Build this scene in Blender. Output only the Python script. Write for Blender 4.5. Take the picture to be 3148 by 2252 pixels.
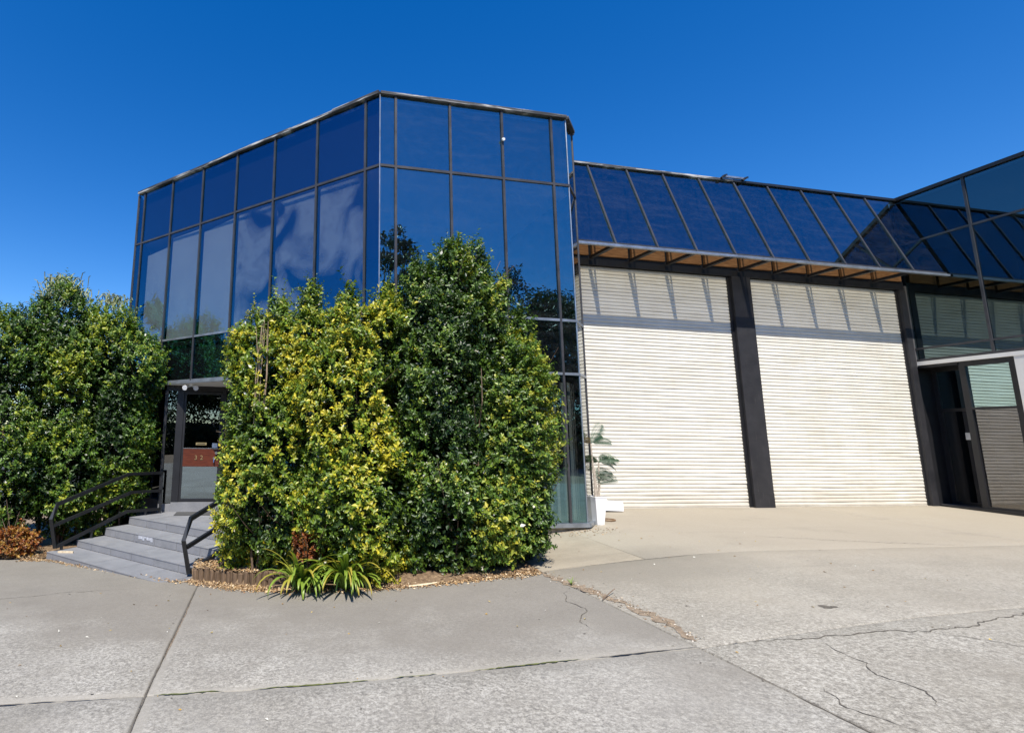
import bpy, math, random
import numpy as np
from mathutils import Vector, Matrix

for o in list(bpy.data.objects):
    bpy.data.objects.remove(o)
scene = bpy.context.scene
C = scene.collection
random.seed(7)
RNG = np.random.default_rng(11)

# ------------------------------------------------------------------ camera
cam_d = bpy.data.cameras.new('camera')
cam = bpy.data.objects.new('camera', cam_d); C.objects.link(cam)
yaw, pitch, roll = math.radians(10.18), math.radians(9.02), math.radians(.91)
fw = Vector((math.sin(yaw) * math.cos(pitch), math.cos(yaw) * math.cos(pitch), math.sin(pitch)))
rt = Vector((math.cos(yaw), -math.sin(yaw), 0)); up = rt.cross(fw)
r2 = math.cos(roll) * rt + math.sin(roll) * up
u2 = -math.sin(roll) * rt + math.cos(roll) * up
mw = Matrix((r2, u2, -fw)).transposed().to_4x4(); mw.translation = (0, 0, 1.35)
cam.matrix_world = mw
cam_d.sensor_fit = 'HORIZONTAL'; cam_d.sensor_width = 36
cam_d.lens = 36 * 1589 / 3148
cam_d.shift_x = (1574 - 1059) / 3148
cam_d.shift_y = -(1126 - 1089) / 3148
cam_d.clip_start = .05; cam_d.clip_end = 3000
scene.camera = cam

# ------------------------------------------------------------------ sky, sun, exposure
SUN_TRAVEL = Vector((.2, .882, -1.35)).normalized()
elev = math.asin(-SUN_TRAVEL.z)
azim = math.atan2(-SUN_TRAVEL.x, -SUN_TRAVEL.y)
w = bpy.data.worlds.new('World'); scene.world = w; w.use_nodes = True
wt = w.node_tree; wt.nodes.clear()
sky = wt.nodes.new('ShaderNodeTexSky'); sky.sky_type = 'NISHITA'; sky.sun_disc = False
sky.sun_elevation = elev; sky.sun_rotation = azim
sky.air_density = 1.0; sky.dust_density = .15; sky.ozone_density = 3.2; sky.altitude = 60
hsv = wt.nodes.new('ShaderNodeHueSaturation'); hsv.inputs['Saturation'].default_value = 1.4
hsv.inputs['Hue'].default_value = .51; hsv.inputs['Value'].default_value = 1.0
bg = wt.nodes.new('ShaderNodeBackground'); bg.inputs[1].default_value = .12
wo = wt.nodes.new('ShaderNodeOutputWorld')
wt.links.new(sky.outputs[0], hsv.inputs['Color']); wt.links.new(hsv.outputs[0], bg.inputs[0])
wt.links.new(bg.outputs[0], wo.inputs[0])
sun_d = bpy.data.lights.new('sun', 'SUN'); sun_d.energy = 4.6; sun_d.angle = math.radians(.53)
sun_d.color = (1, .945, .86)
sun = bpy.data.objects.new('sun', sun_d); C.objects.link(sun)
sun.rotation_euler = SUN_TRAVEL.to_track_quat('-Z', 'Y').to_euler(); sun.location = (-10, -40, 60)
vs = scene.view_settings
vs.view_transform = 'Standard'; vs.look = 'None'; vs.exposure = .6; vs.gamma = 1; vs.use_curve_mapping = False
scene.render.engine = 'CYCLES'
scene.cycles.max_bounces = 10; scene.cycles.transparent_max_bounces = 16
scene.cycles.glossy_bounces = 5; scene.cycles.diffuse_bounces = 4
scene.cycles.sample_clamp_indirect = 6
scene.render.resolution_x = 1024; scene.render.resolution_y = 732

# ------------------------------------------------------------------ materials
MATS = {}
class NT:
    def __init__(s, name):
        s.m = bpy.data.materials.new(name); s.m.use_nodes = True
        s.t = s.m.node_tree; s.t.nodes.clear()
        s.out = s.n('ShaderNodeOutputMaterial')
        MATS[name] = s.m
    def n(s, typ, **kw):
        nd = s.t.nodes.new(typ)
        for k, v in kw.items():
            setattr(nd, k, v)
        return nd
    def l(s, a, b): s.t.links.new(a, b)
    def setin(s, nd, i, v):
        if hasattr(v, 'is_output'): s.l(v, nd.inputs[i])
        else: nd.inputs[i].default_value = v
    def pos(s): return s.n('ShaderNodeNewGeometry').outputs['Position']
    def mapping(s, vec, scale=(1, 1, 1), rot=(0, 0, 0), loc=(0, 0, 0)):
        nd = s.n('ShaderNodeMapping'); s.l(vec, nd.inputs[0])
        nd.inputs['Scale'].default_value = scale; nd.inputs['Rotation'].default_value = rot; nd.inputs['Location'].default_value = loc
        return nd.outputs[0]
    def noise(s, vec, scale, detail=4, rough=.55, dist=0):
        nd = s.n('ShaderNodeTexNoise'); s.l(vec, nd.inputs['Vector'])
        nd.inputs['Scale'].default_value = scale; nd.inputs['Detail'].default_value = detail
        nd.inputs['Roughness'].default_value = rough; nd.inputs['Distortion'].default_value = dist
        return nd.outputs[0]
    def voro(s, vec, scale, feature='F1', out=0):
        nd = s.n('ShaderNodeTexVoronoi', feature=feature); s.l(vec, nd.inputs['Vector']); nd.inputs['Scale'].default_value = scale
        return nd.outputs[out]
    def ramp(s, fac, stops):
        nd = s.n('ShaderNodeValToRGB'); s.l(fac, nd.inputs[0]); e = nd.color_ramp.elements
        for i, (p, c) in enumerate(stops):
            if i >= len(e): e.new(p)
            e[i].position = p; e[i].color = (c, c, c, 1) if not isinstance(c, tuple) else (*c, 1)
        return nd.outputs[0]
    def mix(s, fac, a, b, blend='MIX'):
        nd = s.n('ShaderNodeMix', data_type='RGBA', blend_type=blend)
        s.setin(nd, 0, fac)
        for i, v in ((6, a), (7, b)):
            if isinstance(v, tuple): v = (*v, 1) if len(v) == 3 else v
            s.setin(nd, i, v)
        return nd.outputs[2]
    def math(s, op, a, b=0.):
        nd = s.n('ShaderNodeMath', operation=op); s.setin(nd, 0, a); s.setin(nd, 1, b); return nd.outputs[0]
    def bump(s, h, strength=.3, dist=.01):
        nd = s.n('ShaderNodeBump'); s.l(h, nd.inputs['Height']); nd.inputs['Strength'].default_value = strength
        nd.inputs['Distance'].default_value = dist; return nd.outputs[0]
    def bsdf(s, color, rough=.6, metal=0, spec=.5, normal=None, finish=True):
        b = s.n('ShaderNodeBsdfPrincipled')
        s.setin(b, 'Base Color', (*color, 1) if isinstance(color, tuple) and len(color) == 3 else color)
        s.setin(b, 'Roughness', rough); b.inputs['Metallic'].default_value = metal
        b.inputs['Specular IOR Level'].default_value = spec
        if normal is not None: s.l(normal, b.inputs['Normal'])
        if finish: s.l(b.outputs[0], s.out.inputs[0])
        return b.outputs[0]

def mat_plain(name, col, rough=.6, metal=0, var=.18, scale=6., spec=.5, bump=0):
    t = NT(name); p = t.pos(); n = t.noise(p, scale, 5, .6)
    a = tuple(max(0, c * (1 - var)) for c in col); b = tuple(min(1, c * (1 + var)) for c in col)
    c = t.ramp(n, [(.3, a), (.7, b)])
    nn = t.bump(t.noise(p, scale * 6, 3), bump, .004) if bump else None
    t.bsdf(c, rough, metal, spec, nn); return t.m

def mat_glass(name, tint, refl, wav=.02, f0=.2, dust=0.0, boost=1.0):
    """thin tinted reflective pane: each of the two faces passes sqrt of the tint"""
    t = NT(name); p = t.pos()
    nrm = t.bump(t.noise(p, 1.6, 1, .4), wav, .05)
    lw = t.n('ShaderNodeLayerWeight'); lw.inputs[0].default_value = .5
    fres = t.math('ADD', t.math('MULTIPLY', t.math('POWER', lw.outputs['Facing'], 5.), 1 - f0), f0)
    tr = t.n('ShaderNodeBsdfTransparent'); tr.inputs[0].default_value = (*[c ** .5 for c in tint], 1)
    gl = t.n('ShaderNodeBsdfGlossy'); gl.inputs[0].default_value = (*refl, 1); gl.inputs['Roughness'].default_value = .0
    t.l(nrm, gl.inputs['Normal'])
    mx = t.n('ShaderNodeMixShader'); t.l(fres, mx.inputs[0]); t.l(tr.outputs[0], mx.inputs[1]); t.l(gl.outputs[0], mx.inputs[2])
    sh = mx.outputs[0]
    if dust:
        df = t.n('ShaderNodeBsdfDiffuse'); df.inputs[0].default_value = (.55, .55, .55, 1)
        a = t.ramp(t.noise(p, 9., 9, .75), [(.45, 0.), (.75, dust)])
        b = t.ramp(t.noise(t.mapping(p, (.35, 1, 2.2)), 3.0, 6, .6), [(.5, 0.), (.75, dust)])
        m2 = t.n('ShaderNodeMixShader'); t.l(t.math('ADD', a, b), m2.inputs[0]); t.l(sh, m2.inputs[1]); t.l(df.outputs[0], m2.inputs[2]); sh = m2.outputs[0]
    t.l(sh, t.out.inputs[0]); return t.m

mat_glass('glass_blue', (.42, .47, .50), (.50, .90, 1.0), .02, .23, .012)
mat_glass('glass_left', (.52, .55, .53), (.16, .66, 1.0), .02, .16, 0)
mat_glass('glass_canopy', (.56, .53, .46), (.34, .80, .98), .03, .19, .012)
mat_glass('glass_right', (.16, .20, .20), (.66, .90, .94), .012, .16, .004)
mat_glass('glass_teal', (.2, .25, .25), (.72, .98, .97), .01, .42, .0)
mat_glass('glass_step', (.12, .14, .15), (.75, .92, 1.0), .01, .34, .0)
mat_glass('glass_grey', (.18, .17, .17), (.9, .88, .88), .01, .17, .01)
mat_glass('glass_door', (.12, .13, .14), (.85, .95, 1.0), .01, .2, .0)

mat_glass('glass_chamfer', (.30, .30, .29), (.92, .93, .90), .012, .30, .0)
mat_plain('frame_metal', (.055, .054, .058), .45, .2, .3, 4, .4)
mat_plain('sill_metal', (.30, .33, .37), .35, .6, .25, 5)
mat_plain('rail_paint', (.012, .013, .015), .35, 0, .3, 8)
mat_plain('black_paint', (.010, .010, .012), .5, 0, .3, 5)
mat_plain('interior_dark', (.05, .05, .055), .8)
mat_plain('interior_floor', (.16, .15, .14), .7)
mat_plain('ceiling_white', (.62, .62, .60), .85, 0, .05)
mat_plain('backing_board', (.006, .008, .014), .9)
mat_plain('blind_fabric', (.60, .61, .60), .9, 0, .10, 1.2)
mat_plain('blind_beige', (.55, .49, .38), .9, 0, .1, 2)
mat_plain('white_render', (.74, .72, .67), .85, 0, .06, 2, .3, .1)
mat_plain('white_plastic', (.82, .82, .82), .35, 0, .03, 5)
mat_plain('pale_stain', (.42, .43, .46), .8, 0, .4, 25)
mat_plain('paper', (.8, .8, .78), .8)
mat_plain('brass', (.55, .42, .2), .35, .8, .1)
mat_plain('chrome', (.6, .6, .6), .25, 1., .1)
mat_plain('roof_sheet', (.25, .25, .25), .6)
mat_plain('door_mat', (.06, .06, .06), .95, 0, .3, 60)
mat_plain('bark', (.16, .11, .075), .85, 0, .35, 30, .3, .3)
mat_plain('plume', (.24, .26, .13), .85, 0, .3, 30)
mat_plain('pale_twig', (.34, .25, .17), .85, 0, .3, 30)
mat_plain('palm_stem', (.42, .36, .29), .8, 0, .3, 30, .3, .4)
mat_plain('dry_palm', (.36, .27, .17), .8, 0, .3, 30)
mat_plain('plinth', (.33, .29, .22), .85, 0, .35, 8, .3, .3)
mat_plain('metal_post', (.11, .105, .105), .5, .2, .25, 5)
mat_plain('dirt', (.24, .185, .13), .95, 0, .4, 14, .2, .6)
mat_plain('crack_dark', (.11, .095, .075), .95, 0, .5, 40)
mat_plain('moss', (.12, .13, .035), .95, 0, .5, 40)
mat_plain('rust_ring', (.20, .12, .06), .8)
mat_plain('timber_stick', (.62, .50, .33), .8, 0, .2, 20)

def mat_cloudy_sheet():  # pale patches placed at random by noise, clear in between
    t = NT('cloudy_sheet'); p = t.pos()
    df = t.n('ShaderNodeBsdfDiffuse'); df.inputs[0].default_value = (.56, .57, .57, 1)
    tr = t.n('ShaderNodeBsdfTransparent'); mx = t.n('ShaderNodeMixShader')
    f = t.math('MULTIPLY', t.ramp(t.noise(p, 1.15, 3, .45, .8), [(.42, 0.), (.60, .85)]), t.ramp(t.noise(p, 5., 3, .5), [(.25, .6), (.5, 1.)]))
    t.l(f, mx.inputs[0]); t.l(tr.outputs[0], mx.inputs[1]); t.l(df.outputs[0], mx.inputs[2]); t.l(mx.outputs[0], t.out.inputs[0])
mat_cloudy_sheet()
def mat_coping():
    t = NT('peeling_coping'); p = t.pos()
    n = t.noise(t.mapping(p, (.8, .8, 14)), 1.6, 6, .6, .3)
    c = t.ramp(n, [(.42, (.025, .025, .028)), (.54, (.09, .09, .09)), (.60, (.40, .39, .37)), (.72, (.62, .60, .56))])
    t.bsdf(c, .7, 0, .4, t.bump(n, .3, .004))
mat_coping()

def mat_column():
    t = NT('column_paint'); p = t.pos()
    n = t.noise(p, 2.2, 6, .6); s = t.noise(t.mapping(p, (60, 60, 1.5)), 1., 4)
    c = t.mix(t.ramp(n, [(.35, 0.), (.7, 1.)]), (.016, .016, .019), (.034, .033, .036))
    c = t.mix(t.ramp(s, [(.66, 0.), (.74, .5)]), c, (.12, .11, .10))
    t.bsdf(c, .55, 0, .4)
mat_column()

def mat_slat():
    t = NT('roller_slat'); p = t.pos(); oi = t.n('ShaderNodeObjectInfo')
    n = t.noise(t.mapping(p, (.5, 1, 2.2)), 2.0, 7, .65)
    d = t.noise(t.mapping(p, (4.5, 1, .35)), 1.0, 6, .6)
    c = t.ramp(n, [(.25, (.60, .565, .48)), (.6, (.74, .715, .64))])
    c = t.mix(t.ramp(d, [(.5, 0.), (.8, .22)]), c, (.50, .44, .34))
    c = t.mix(t.math('MULTIPLY', oi.outputs['Random'], .1), c, (.70, .64, .52))
    sp_ = t.n('ShaderNodeSeparateXYZ'); t.l(p, sp_.inputs[0])
    lowg = t.math('ADD', t.math('MULTIPLY', sp_.outputs[2], .55), t.math('MULTIPLY', t.noise(t.mapping(p, (1.2, 1, 3)), 1.6, 6, .65), 1.0))
    c = t.mix(t.ramp(lowg, [(.42, .5), (.85, 0.)]), c, (.46, .40, .31))
    t.bsdf(c, .45, 0, .4)
mat_slat()

def mat_board():
    t = NT('brown_board'); p = t.pos()
    n = t.noise(t.mapping(p, (1.5, 1.5, 14)), 2.5, 8, .65)
    c = t.ramp(n, [(.3, (.13, .06, .022)), (.55, (.27, .13, .05)), (.75, (.36, .20, .09))])
    t.bsdf(c, .8, 0, .3)
mat_board()

def mat_timber():
    t = NT('door_timber'); p = t.pos()
    n = t.noise(t.mapping(p, (3, 3, 28), (0, math.radians(38), 0)), 2.2, 6, .6)
    c = t.ramp(n, [(.3, (.055, .012, .006)), (.55, (.11, .026, .012)), (.8, (.17, .05, .022))])
    t.bsdf(c, .3, 0, .5)
mat_timber()

def mat_tile():
    t = NT('step_tile'); p = t.pos(); oi = t.n('ShaderNodeObjectInfo')
    n = t.noise(p, 3.5, 7, .62); g = t.noise(p, 90, 3)
    c = t.ramp(n, [(.3, (.185, .188, .196)), (.7, (.27, .272, .278))])
    c = t.mix(oi.outputs['Random'], c, t.mix(.3, c, (.24, .245, .27)))
    c = t.mix(t.ramp(g, [(.35, .25), (.6, 0.)]), c, (.10, .10, .11))
    st = t.noise(t.mapping(p, (1, 1, 2)), 1.7, 5, .6)
    c = t.mix(t.ramp(st, [(.58, 0.), (.75, .35)]), c, (.33, .31, .28))
    t.bsdf(c, .55, 0, .4, t.bump(g, .15, .002))
mat_tile()
mat_plain('grout', (.50, .46, .40), .95, 0, .2, 20)

def mat_concrete(name, light, dark, agg, tint, agg_amt, streak=0., ramp_up=False):
    t = NT(name); p = t.pos()
    big = t.noise(p, .55, 6, .6, .3); mid = t.noise(p, 2.3, 7, .65)
    c = t.ramp(big, [(.3, dark), (.68, light)])
    c = t.mix(t.ramp(mid, [(.36, .6), (.56, 0.)]), c, tuple(x * .72 for x in dark))
    c = t.mix(t.ramp(t.noise(p, 1.1, 5, .6, .5), [(.52, 0.), (.72, .55)]), c, tint)
    if streak:
        s = t.noise(t.mapping(p, (.28, 2.6, 1), (0, 0, math.radians(-9))), 2.2, 6, .62)
        c = t.mix(t.ramp(s, [(.3, streak), (.55, 0.)]), c, tuple(x * .62 for x in dark))
        s2 = t.noise(t.mapping(p, (.16, 3.8, 1), (0, 0, math.radians(14)), (3, 1, 0)), 1.6, 5, .6)
        c = t.mix(t.ramp(s2, [(.62, 0.), (.8, streak)]), c, tuple(min(1, x * 1.25) for x in light))
    # exposed aggregate: dark and light stones of about a centimetre, stronger where the surface has worn
    v1 = t.n('ShaderNodeTexVoronoi'); t.l(p, v1.inputs['Vector']); v1.inputs['Scale'].default_value = 42
    v2 = t.n('ShaderNodeTexVoronoi'); t.l(p, v2.inputs['Vector']); v2.inputs['Scale'].default_value = 95
    wear = t.ramp(t.noise(p, .8, 4, .6), [(.3, agg_amt * .35), (.62, agg_amt)])
    if ramp_up:      # the driveway turns smoother and more buff towards the roller doors, and carries dark drip stains
        sp_ = t.n('ShaderNodeSeparateXYZ'); t.l(p, sp_.inputs[0])
        yy = t.math('ADD', t.math('MULTIPLY', sp_.outputs[1], .2), t.math('MULTIPLY', t.noise(p, .7, 5, .6), .5))
        up_ = t.ramp(t.math('SUBTRACT', yy, .6), [(.35, 0.), (.95, 1.)])
        c = t.mix(up_, c, t.mix(big, (.31, .265, .195), (.40, .35, .27)))
        wear = t.math('MULTIPLY', wear, t.math('SUBTRACT', 1., t.math('MULTIPLY', up_, .9)))
    bw = t.n('ShaderNodeSeparateColor'); t.l(v1.outputs['Color'], bw.inputs[0])
    bw2 = t.n('ShaderNodeSeparateColor'); t.l(v2.outputs['Color'], bw2.inputs[0])
    k1 = t.ramp(t.noise(p, 30, 5, .85), [(.425, agg[0]), (.47, agg[1]), (.525, agg[1]), (.57, agg[2])])
    k2 = t.ramp(bw2.outputs[1], [(.0, agg[0]), (.25, agg[0]), (.4, agg[1]), (.8, agg[1]), (.97, agg[2])])
    c = t.mix(wear, c, t.mix(1., t.mix(.3, k1, k2), t.ramp(t.noise(p, 1.4, 6, .65), [(.3, (.76, .74, .70)), (.65, (1.12, 1.12, 1.12))]), 'MULTIPLY'))
    if ramp_up:
        ds = t.ramp(t.noise(t.mapping(p, (.6, 1.1, 1), (0, 0, .5), (2.2, .4, 0)), .9, 6, .62), [(.56, 0.), (.70, .5)])
        c = t.mix(ds, c, (.19, .168, .135))
        vd = t.n('ShaderNodeVectorMath', operation='DISTANCE')     # dark run-off stain beside the office corner
        t.l(t.mapping(p, (.62, 1.25, 0), (0, 0, .35)), vd.inputs[0]); vd.inputs[1].default_value = STAIN
        sd_ = t.math('ADD', vd.outputs['Value'], t.math('MULTIPLY', t.noise(p, 1.3, 6, .65), 1.1))
        c = t.mix(t.ramp(t.math('MULTIPLY', sd_, .4), [(.36, .62), (.72, 0.)]), c, (.15, .133, .105))
        tk = t.noise(t.mapping(p, (.12, 5.5, 1), (0, 0, math.radians(-58))), 1.0, 4, .55)
        c = t.mix(t.ramp(tk, [(.60, 0.), (.74, .3)]), c, (.17, .15, .12))
    if name == 'concrete_grey':   # smooth trowelled margins along the joints, soil washed out of the garden bed
        sp_ = t.n('ShaderNodeSeparateXYZ'); t.l(p, sp_.inputs[0]); X_, Y_ = sp_.outputs[0], sp_.outputs[1]
        d1 = t.math('ABSOLUTE', t.math('ADD', X_, .635)); d3 = t.math('ABSOLUTE', t.math('SUBTRACT', X_, 3.68))
        d2 = t.math('ABSOLUTE', t.math('SUBTRACT', t.math('ADD', Y_, t.math('MULTIPLY', X_, .071)), 4.213))
        dd = t.math('ADD', t.math('MINIMUM', d1, t.math('MINIMUM', d2, d3)), t.math('MULTIPLY', t.noise(p, 9, 3), .03))
        c = t.mix(t.ramp(dd, [(.06, .75), (.085, 0.)]), c, (.335, .31, .26))
        yy = t.math('ADD', t.math('ADD', t.math('MULTIPLY', Y_, .12), t.math('MULTIPLY', X_, .045)), t.math('MULTIPLY', t.noise(p, .9, 6, .65), .55))
        c = t.mix(t.ramp(yy, [(.80, 0.), (.98, .85)]), c, t.mix(mid, (.13, .113, .09), (.23, .205, .165)))
    fine = t.noise(p, 160, 2)
    c = t.mix(.35, c, t.mix(t.ramp(fine, [(.3, 0.), (.7, 1.)]), tuple(x * .7 for x in dark), light))
    h = t.math('ADD', t.math('MULTIPLY', v1.outputs['Distance'], .6), fine)
    t.bsdf(c, .88, 0, .25, t.bump(h, .35, .006))
STAIN = (0.261, 8.146, 0)
AGG = ((.07, .066, .058), (.325, .305, .262), (.66, .63, .55))
mat_concrete('concrete_grey', (.40, .378, .332), (.235, .217, .185), AGG, (.20, .178, .142), .9)
mat_concrete('concrete_beige', (.39, .345, .265), (.31, .265, .195), AGG, (.32, .27, .20), .10, .5)
mat_concrete('concrete_drive', (.385, .355, .298), (.24, .215, .17), AGG, (.22, .192, .148), .85, .45, True)
def mat_ground():
    t = NT('asphalt_ground'); p = t.pos()
    c = t.ramp(t.noise(p, .3, 8, .7), [(.3, (.045, .045, .045)), (.7, (.08, .08, .075))])
    t.bsdf(c, .9, 0, .3, t.bump(t.noise(p, 60, 2), .3, .01))
mat_ground()
def mat_mulch():
    t = NT('mulch'); p = t.pos()
    n = t.noise(p, 22, 6, .7)
    c = t.ramp(n, [(.3, (.09, .058, .034)), (.55, (.22, .15, .09)), (.75, (.40, .29, .17))])
    t.bsdf(c, .95, 0, .2, t.bump(n, .8, .03))
mat_mulch()
def mat_log():
    t = NT('edging_log'); p = t.pos()
    n = t.noise(t.mapping(p, (30, 30, 3)), 1.5, 6, .65)
    c = t.ramp(n, [(.3, (.07, .045, .028)), (.7, (.22, .15, .095))])
    t.bsdf(c, .9, 0, .2, t.bump(n, .5, .01))
mat_log()
def mat_leaf(name, trans=.3, rough=.42, spec=.5):
    t = NT(name); a = t.n('ShaderNodeVertexColor', layer_name='Col')
    b = t.bsdf(a.outputs[0], rough, 0, spec, None, False)
    tl = t.n('ShaderNodeBsdfTranslucent')
    t.l(t.mix(1., a.outputs[0], (1.0, 1.0, .55), 'MULTIPLY'), tl.inputs[0])
    mx = t.n('ShaderNodeMixShader'); mx.inputs[0].default_value = trans
    t.l(b, mx.inputs[1]); t.l(tl.outputs[0], mx.inputs[2]); t.l(mx.outputs[0], t.out.inputs[0])
mat_leaf('leaf', .28)
mat_leaf('chip', .0, .9, .2)
def M(n): return MATS[n]

# ------------------------------------------------------------------ builders
WORLD_LOC = {}
def tag(o, label=None, cat=None, group=None, kind=None):
    for k, v in (('label', label), ('category', cat), ('group', group), ('kind', kind)):
        if v: o[k] = v
    return o
def empty(name, loc, label=None, cat=None, group=None):
    o = bpy.data.objects.new(name, None); C.objects.link(o); o.location = loc
    o.empty_display_size = .3; WORLD_LOC[o.name] = Vector(loc); tag(o, label, cat, group); return o
def link(name, me, mat, parent=None, loc=(0, 0, 0)):
    """loc is a world position"""
    o = bpy.data.objects.new(name, me); C.objects.link(o)
    if mat and not me.materials: me.materials.append(M(mat))
    loc = Vector(loc); WORLD_LOC[o.name] = loc
    if parent is not None:
        o.parent = parent; o.location = loc - WORLD_LOC[parent.name]
    else: o.location = loc
    return o
class Frame:
    """facade frame: s along the wall, d outwards, z up"""
    def __init__(s, o, a): s.o = Vector((*o, 0)); s.a = Vector((*a, 0)).normalized(); s.n = s.a.cross(Vector((0, 0, 1)))
    def p(s, a, d, z): q = s.o + s.a * a + s.n * d; return Vector((q.x, q.y, z))
WF = Frame((0, 0), (1, 0))          # d = -Y
class MB:
    def __init__(s): s.v = []; s.f = []
    def add(s, vs, fs):
        k = len(s.v); s.v += [Vector(v) for v in vs]; s.f += [tuple(i + k for i in f) for f in fs]; return s
    def hexa(s, P):
        return s.add(P, [(0, 3, 2, 1), (4, 5, 6, 7), (0, 1, 5, 4), (1, 2, 6, 5), (2, 3, 7, 6), (3, 0, 4, 7)])
    def box(s, x0, x1, y0, y1, z0, z1):
        return s.hexa([(x0, y0, z0), (x1, y0, z0), (x1, y1, z0), (x0, y1, z0), (x0, y0, z1), (x1, y0, z1), (x1, y1, z1), (x0, y1, z1)])
    def fbox(s, F, s0, s1, d0, d1, z0, z1):
        q = [F.p(s0, d0, z0), F.p(s1, d0, z0), F.p(s1, d1, z0), F.p(s0, d1, z0), F.p(s0, d0, z1), F.p(s1, d0, z1), F.p(s1, d1, z1), F.p(s0, d1, z1)]
        n = F.n.dot(F.a.cross(Vector((0, 0, 1))))
        k = len(s.v); s.hexa(q)
        return s
    def prism(s, poly, z0, z1):
        n = len(poly); k = len(s.v)
        s.v += [Vector((x, y, z0)) for x, y in poly] + [Vector((x, y, z1)) for x, y in poly]
        s.f += [tuple(k + i for i in reversed(range(n))), tuple(k + n + i for i in range(n))]
        s.f += [(k + i, k + (i + 1) % n, k + n + (i + 1) % n, k + n + i) for i in range(n)]
        return s
    def tube(s, pts, r, seg=8, square=False, cap=True):
        pts = [Vector(p) for p in pts]; rs = r if isinstance(r, (list, tuple)) else [r] * len(pts)
        if square: seg = 4
        rings = []
        for i, p in enumerate(pts):
            a = pts[max(0, i - 1)]; b = pts[min(len(pts) - 1, i + 1)]; t = (b - a).normalized()
            ref = Vector((0, 0, 1)) if abs(t.z) < .95 else Vector((1, 0, 0))
            x = t.cross(ref).normalized(); y = x.cross(t)
            k = 1.
            if 0 < i < len(pts) - 1:
                d1 = (p - a).normalized(); d2 = (b - p).normalized(); k = 1 / max(.5, math.cos(d1.angle(d2, 0) / 2))
            ring = []
            for j in range(seg):
                an = 2 * math.pi * (j + (.5 if square else 0)) / seg
                ring.append(p + (x * math.cos(an) + y * math.sin(an) * (k if square else 1)) * rs[i] * (1.414 if square else 1))
            rings.append(ring)
        k = len(s.v)
        for ring in rings: s.v += ring
        for i in range(len(rings) - 1):
            for j in range(seg):
                a = k + i * seg + j; b = k + i * seg + (j + 1) % seg
                s.f.append((a, b, b + seg, a + seg))
        if cap:
            s.f.append(tuple(k + j for j in reversed(range(seg)))); e = k + (len(rings) - 1) * seg
            s.f.append(tuple(e + j for j in range(seg)))
        return s
    def build(s, name, mat, parent=None, smooth=False, rot=None, bevel=0):
        c = sum(s.v, Vector()) / len(s.v)
        if parent is None: c.z = min(v.z for v in s.v)
        me = bpy.data.meshes.new(name); me.from_pydata([v - c for v in s.v], [], s.f); me.update()
        if smooth: me.polygons.foreach_set('use_smooth', [True] * len(me.polygons))
        o = link(name, me, mat, parent, c)
        import bmesh
        bm = bmesh.new(); bm.from_mesh(me); bmesh.ops.recalc_face_normals(bm, faces=bm.faces[:])
        if bevel: bmesh.ops.bevel(bm, geom=bm.edges[:], offset=bevel, segments=2, affect='EDGES', profile=.6)
        bm.to_mesh(me); bm.free()
        if rot: o.rotation_euler = rot
        return o
def box(name, mat, parent, *a, **k): return MB().box(*a).build(name, mat, parent, **k)
def fbox(name, mat, parent, F, *a, **k): return MB().fbox(F, *a).build(name, mat, parent, **k)
def raw_mesh(name, V, T, col=None, smooth=False):
    """fast triangle mesh with a per-vertex colour"""
    me = bpy.data.meshes.new(name); V = np.asarray(V, np.float32); T = np.asarray(T, np.int32)
    me.vertices.add(len(V)); me.vertices.foreach_set('co', V.ravel())
    me.loops.add(T.size); me.loops.foreach_set('vertex_index', T.ravel())
    me.polygons.add(len(T)); me.polygons.foreach_set('loop_start', np.arange(0, T.size, 3, dtype=np.int32))
    me.update(calc_edges=True); me.validate()
    if col is not None:
        ca = me.color_attributes.new('Col', 'FLOAT_COLOR', 'POINT')
        cc = np.ones((len(V), 4), np.float32); cc[:, :3] = col; ca.data.foreach_set('color', cc.ravel())
    if smooth: me.polygons.foreach_set('use_smooth', [True] * len(T))
    return me

def sstep(x): x = min(1, max(0, x)); return x * x * (3 - 2 * x)
def gz(X, Y):
    """height of the paving: ramps up to the roller doors, falls away towards the steps"""
    X = min(22, max(-8, X)); Y = min(11.2, max(-5, Y))
    t = sstep((X + .8) / 8)
    return .031 * (min(Y, 9.66) - 9.66) * t + (-.3 + .0034 * X - .0508 * Y) * (1 - t)

# ------------------------------------------------------------------ ground and paving
mb = MB().add([(-900, -900, -1.35), (900, -900, -1.35), (900, 900, -1.35), (-900, 900, -1.35)], [(0, 1, 2, 3)])
tag(mb.build('ground', 'asphalt_ground'), 'dark asphalt and earth stretching away round the site', 'ground', kind='structure')

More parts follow.
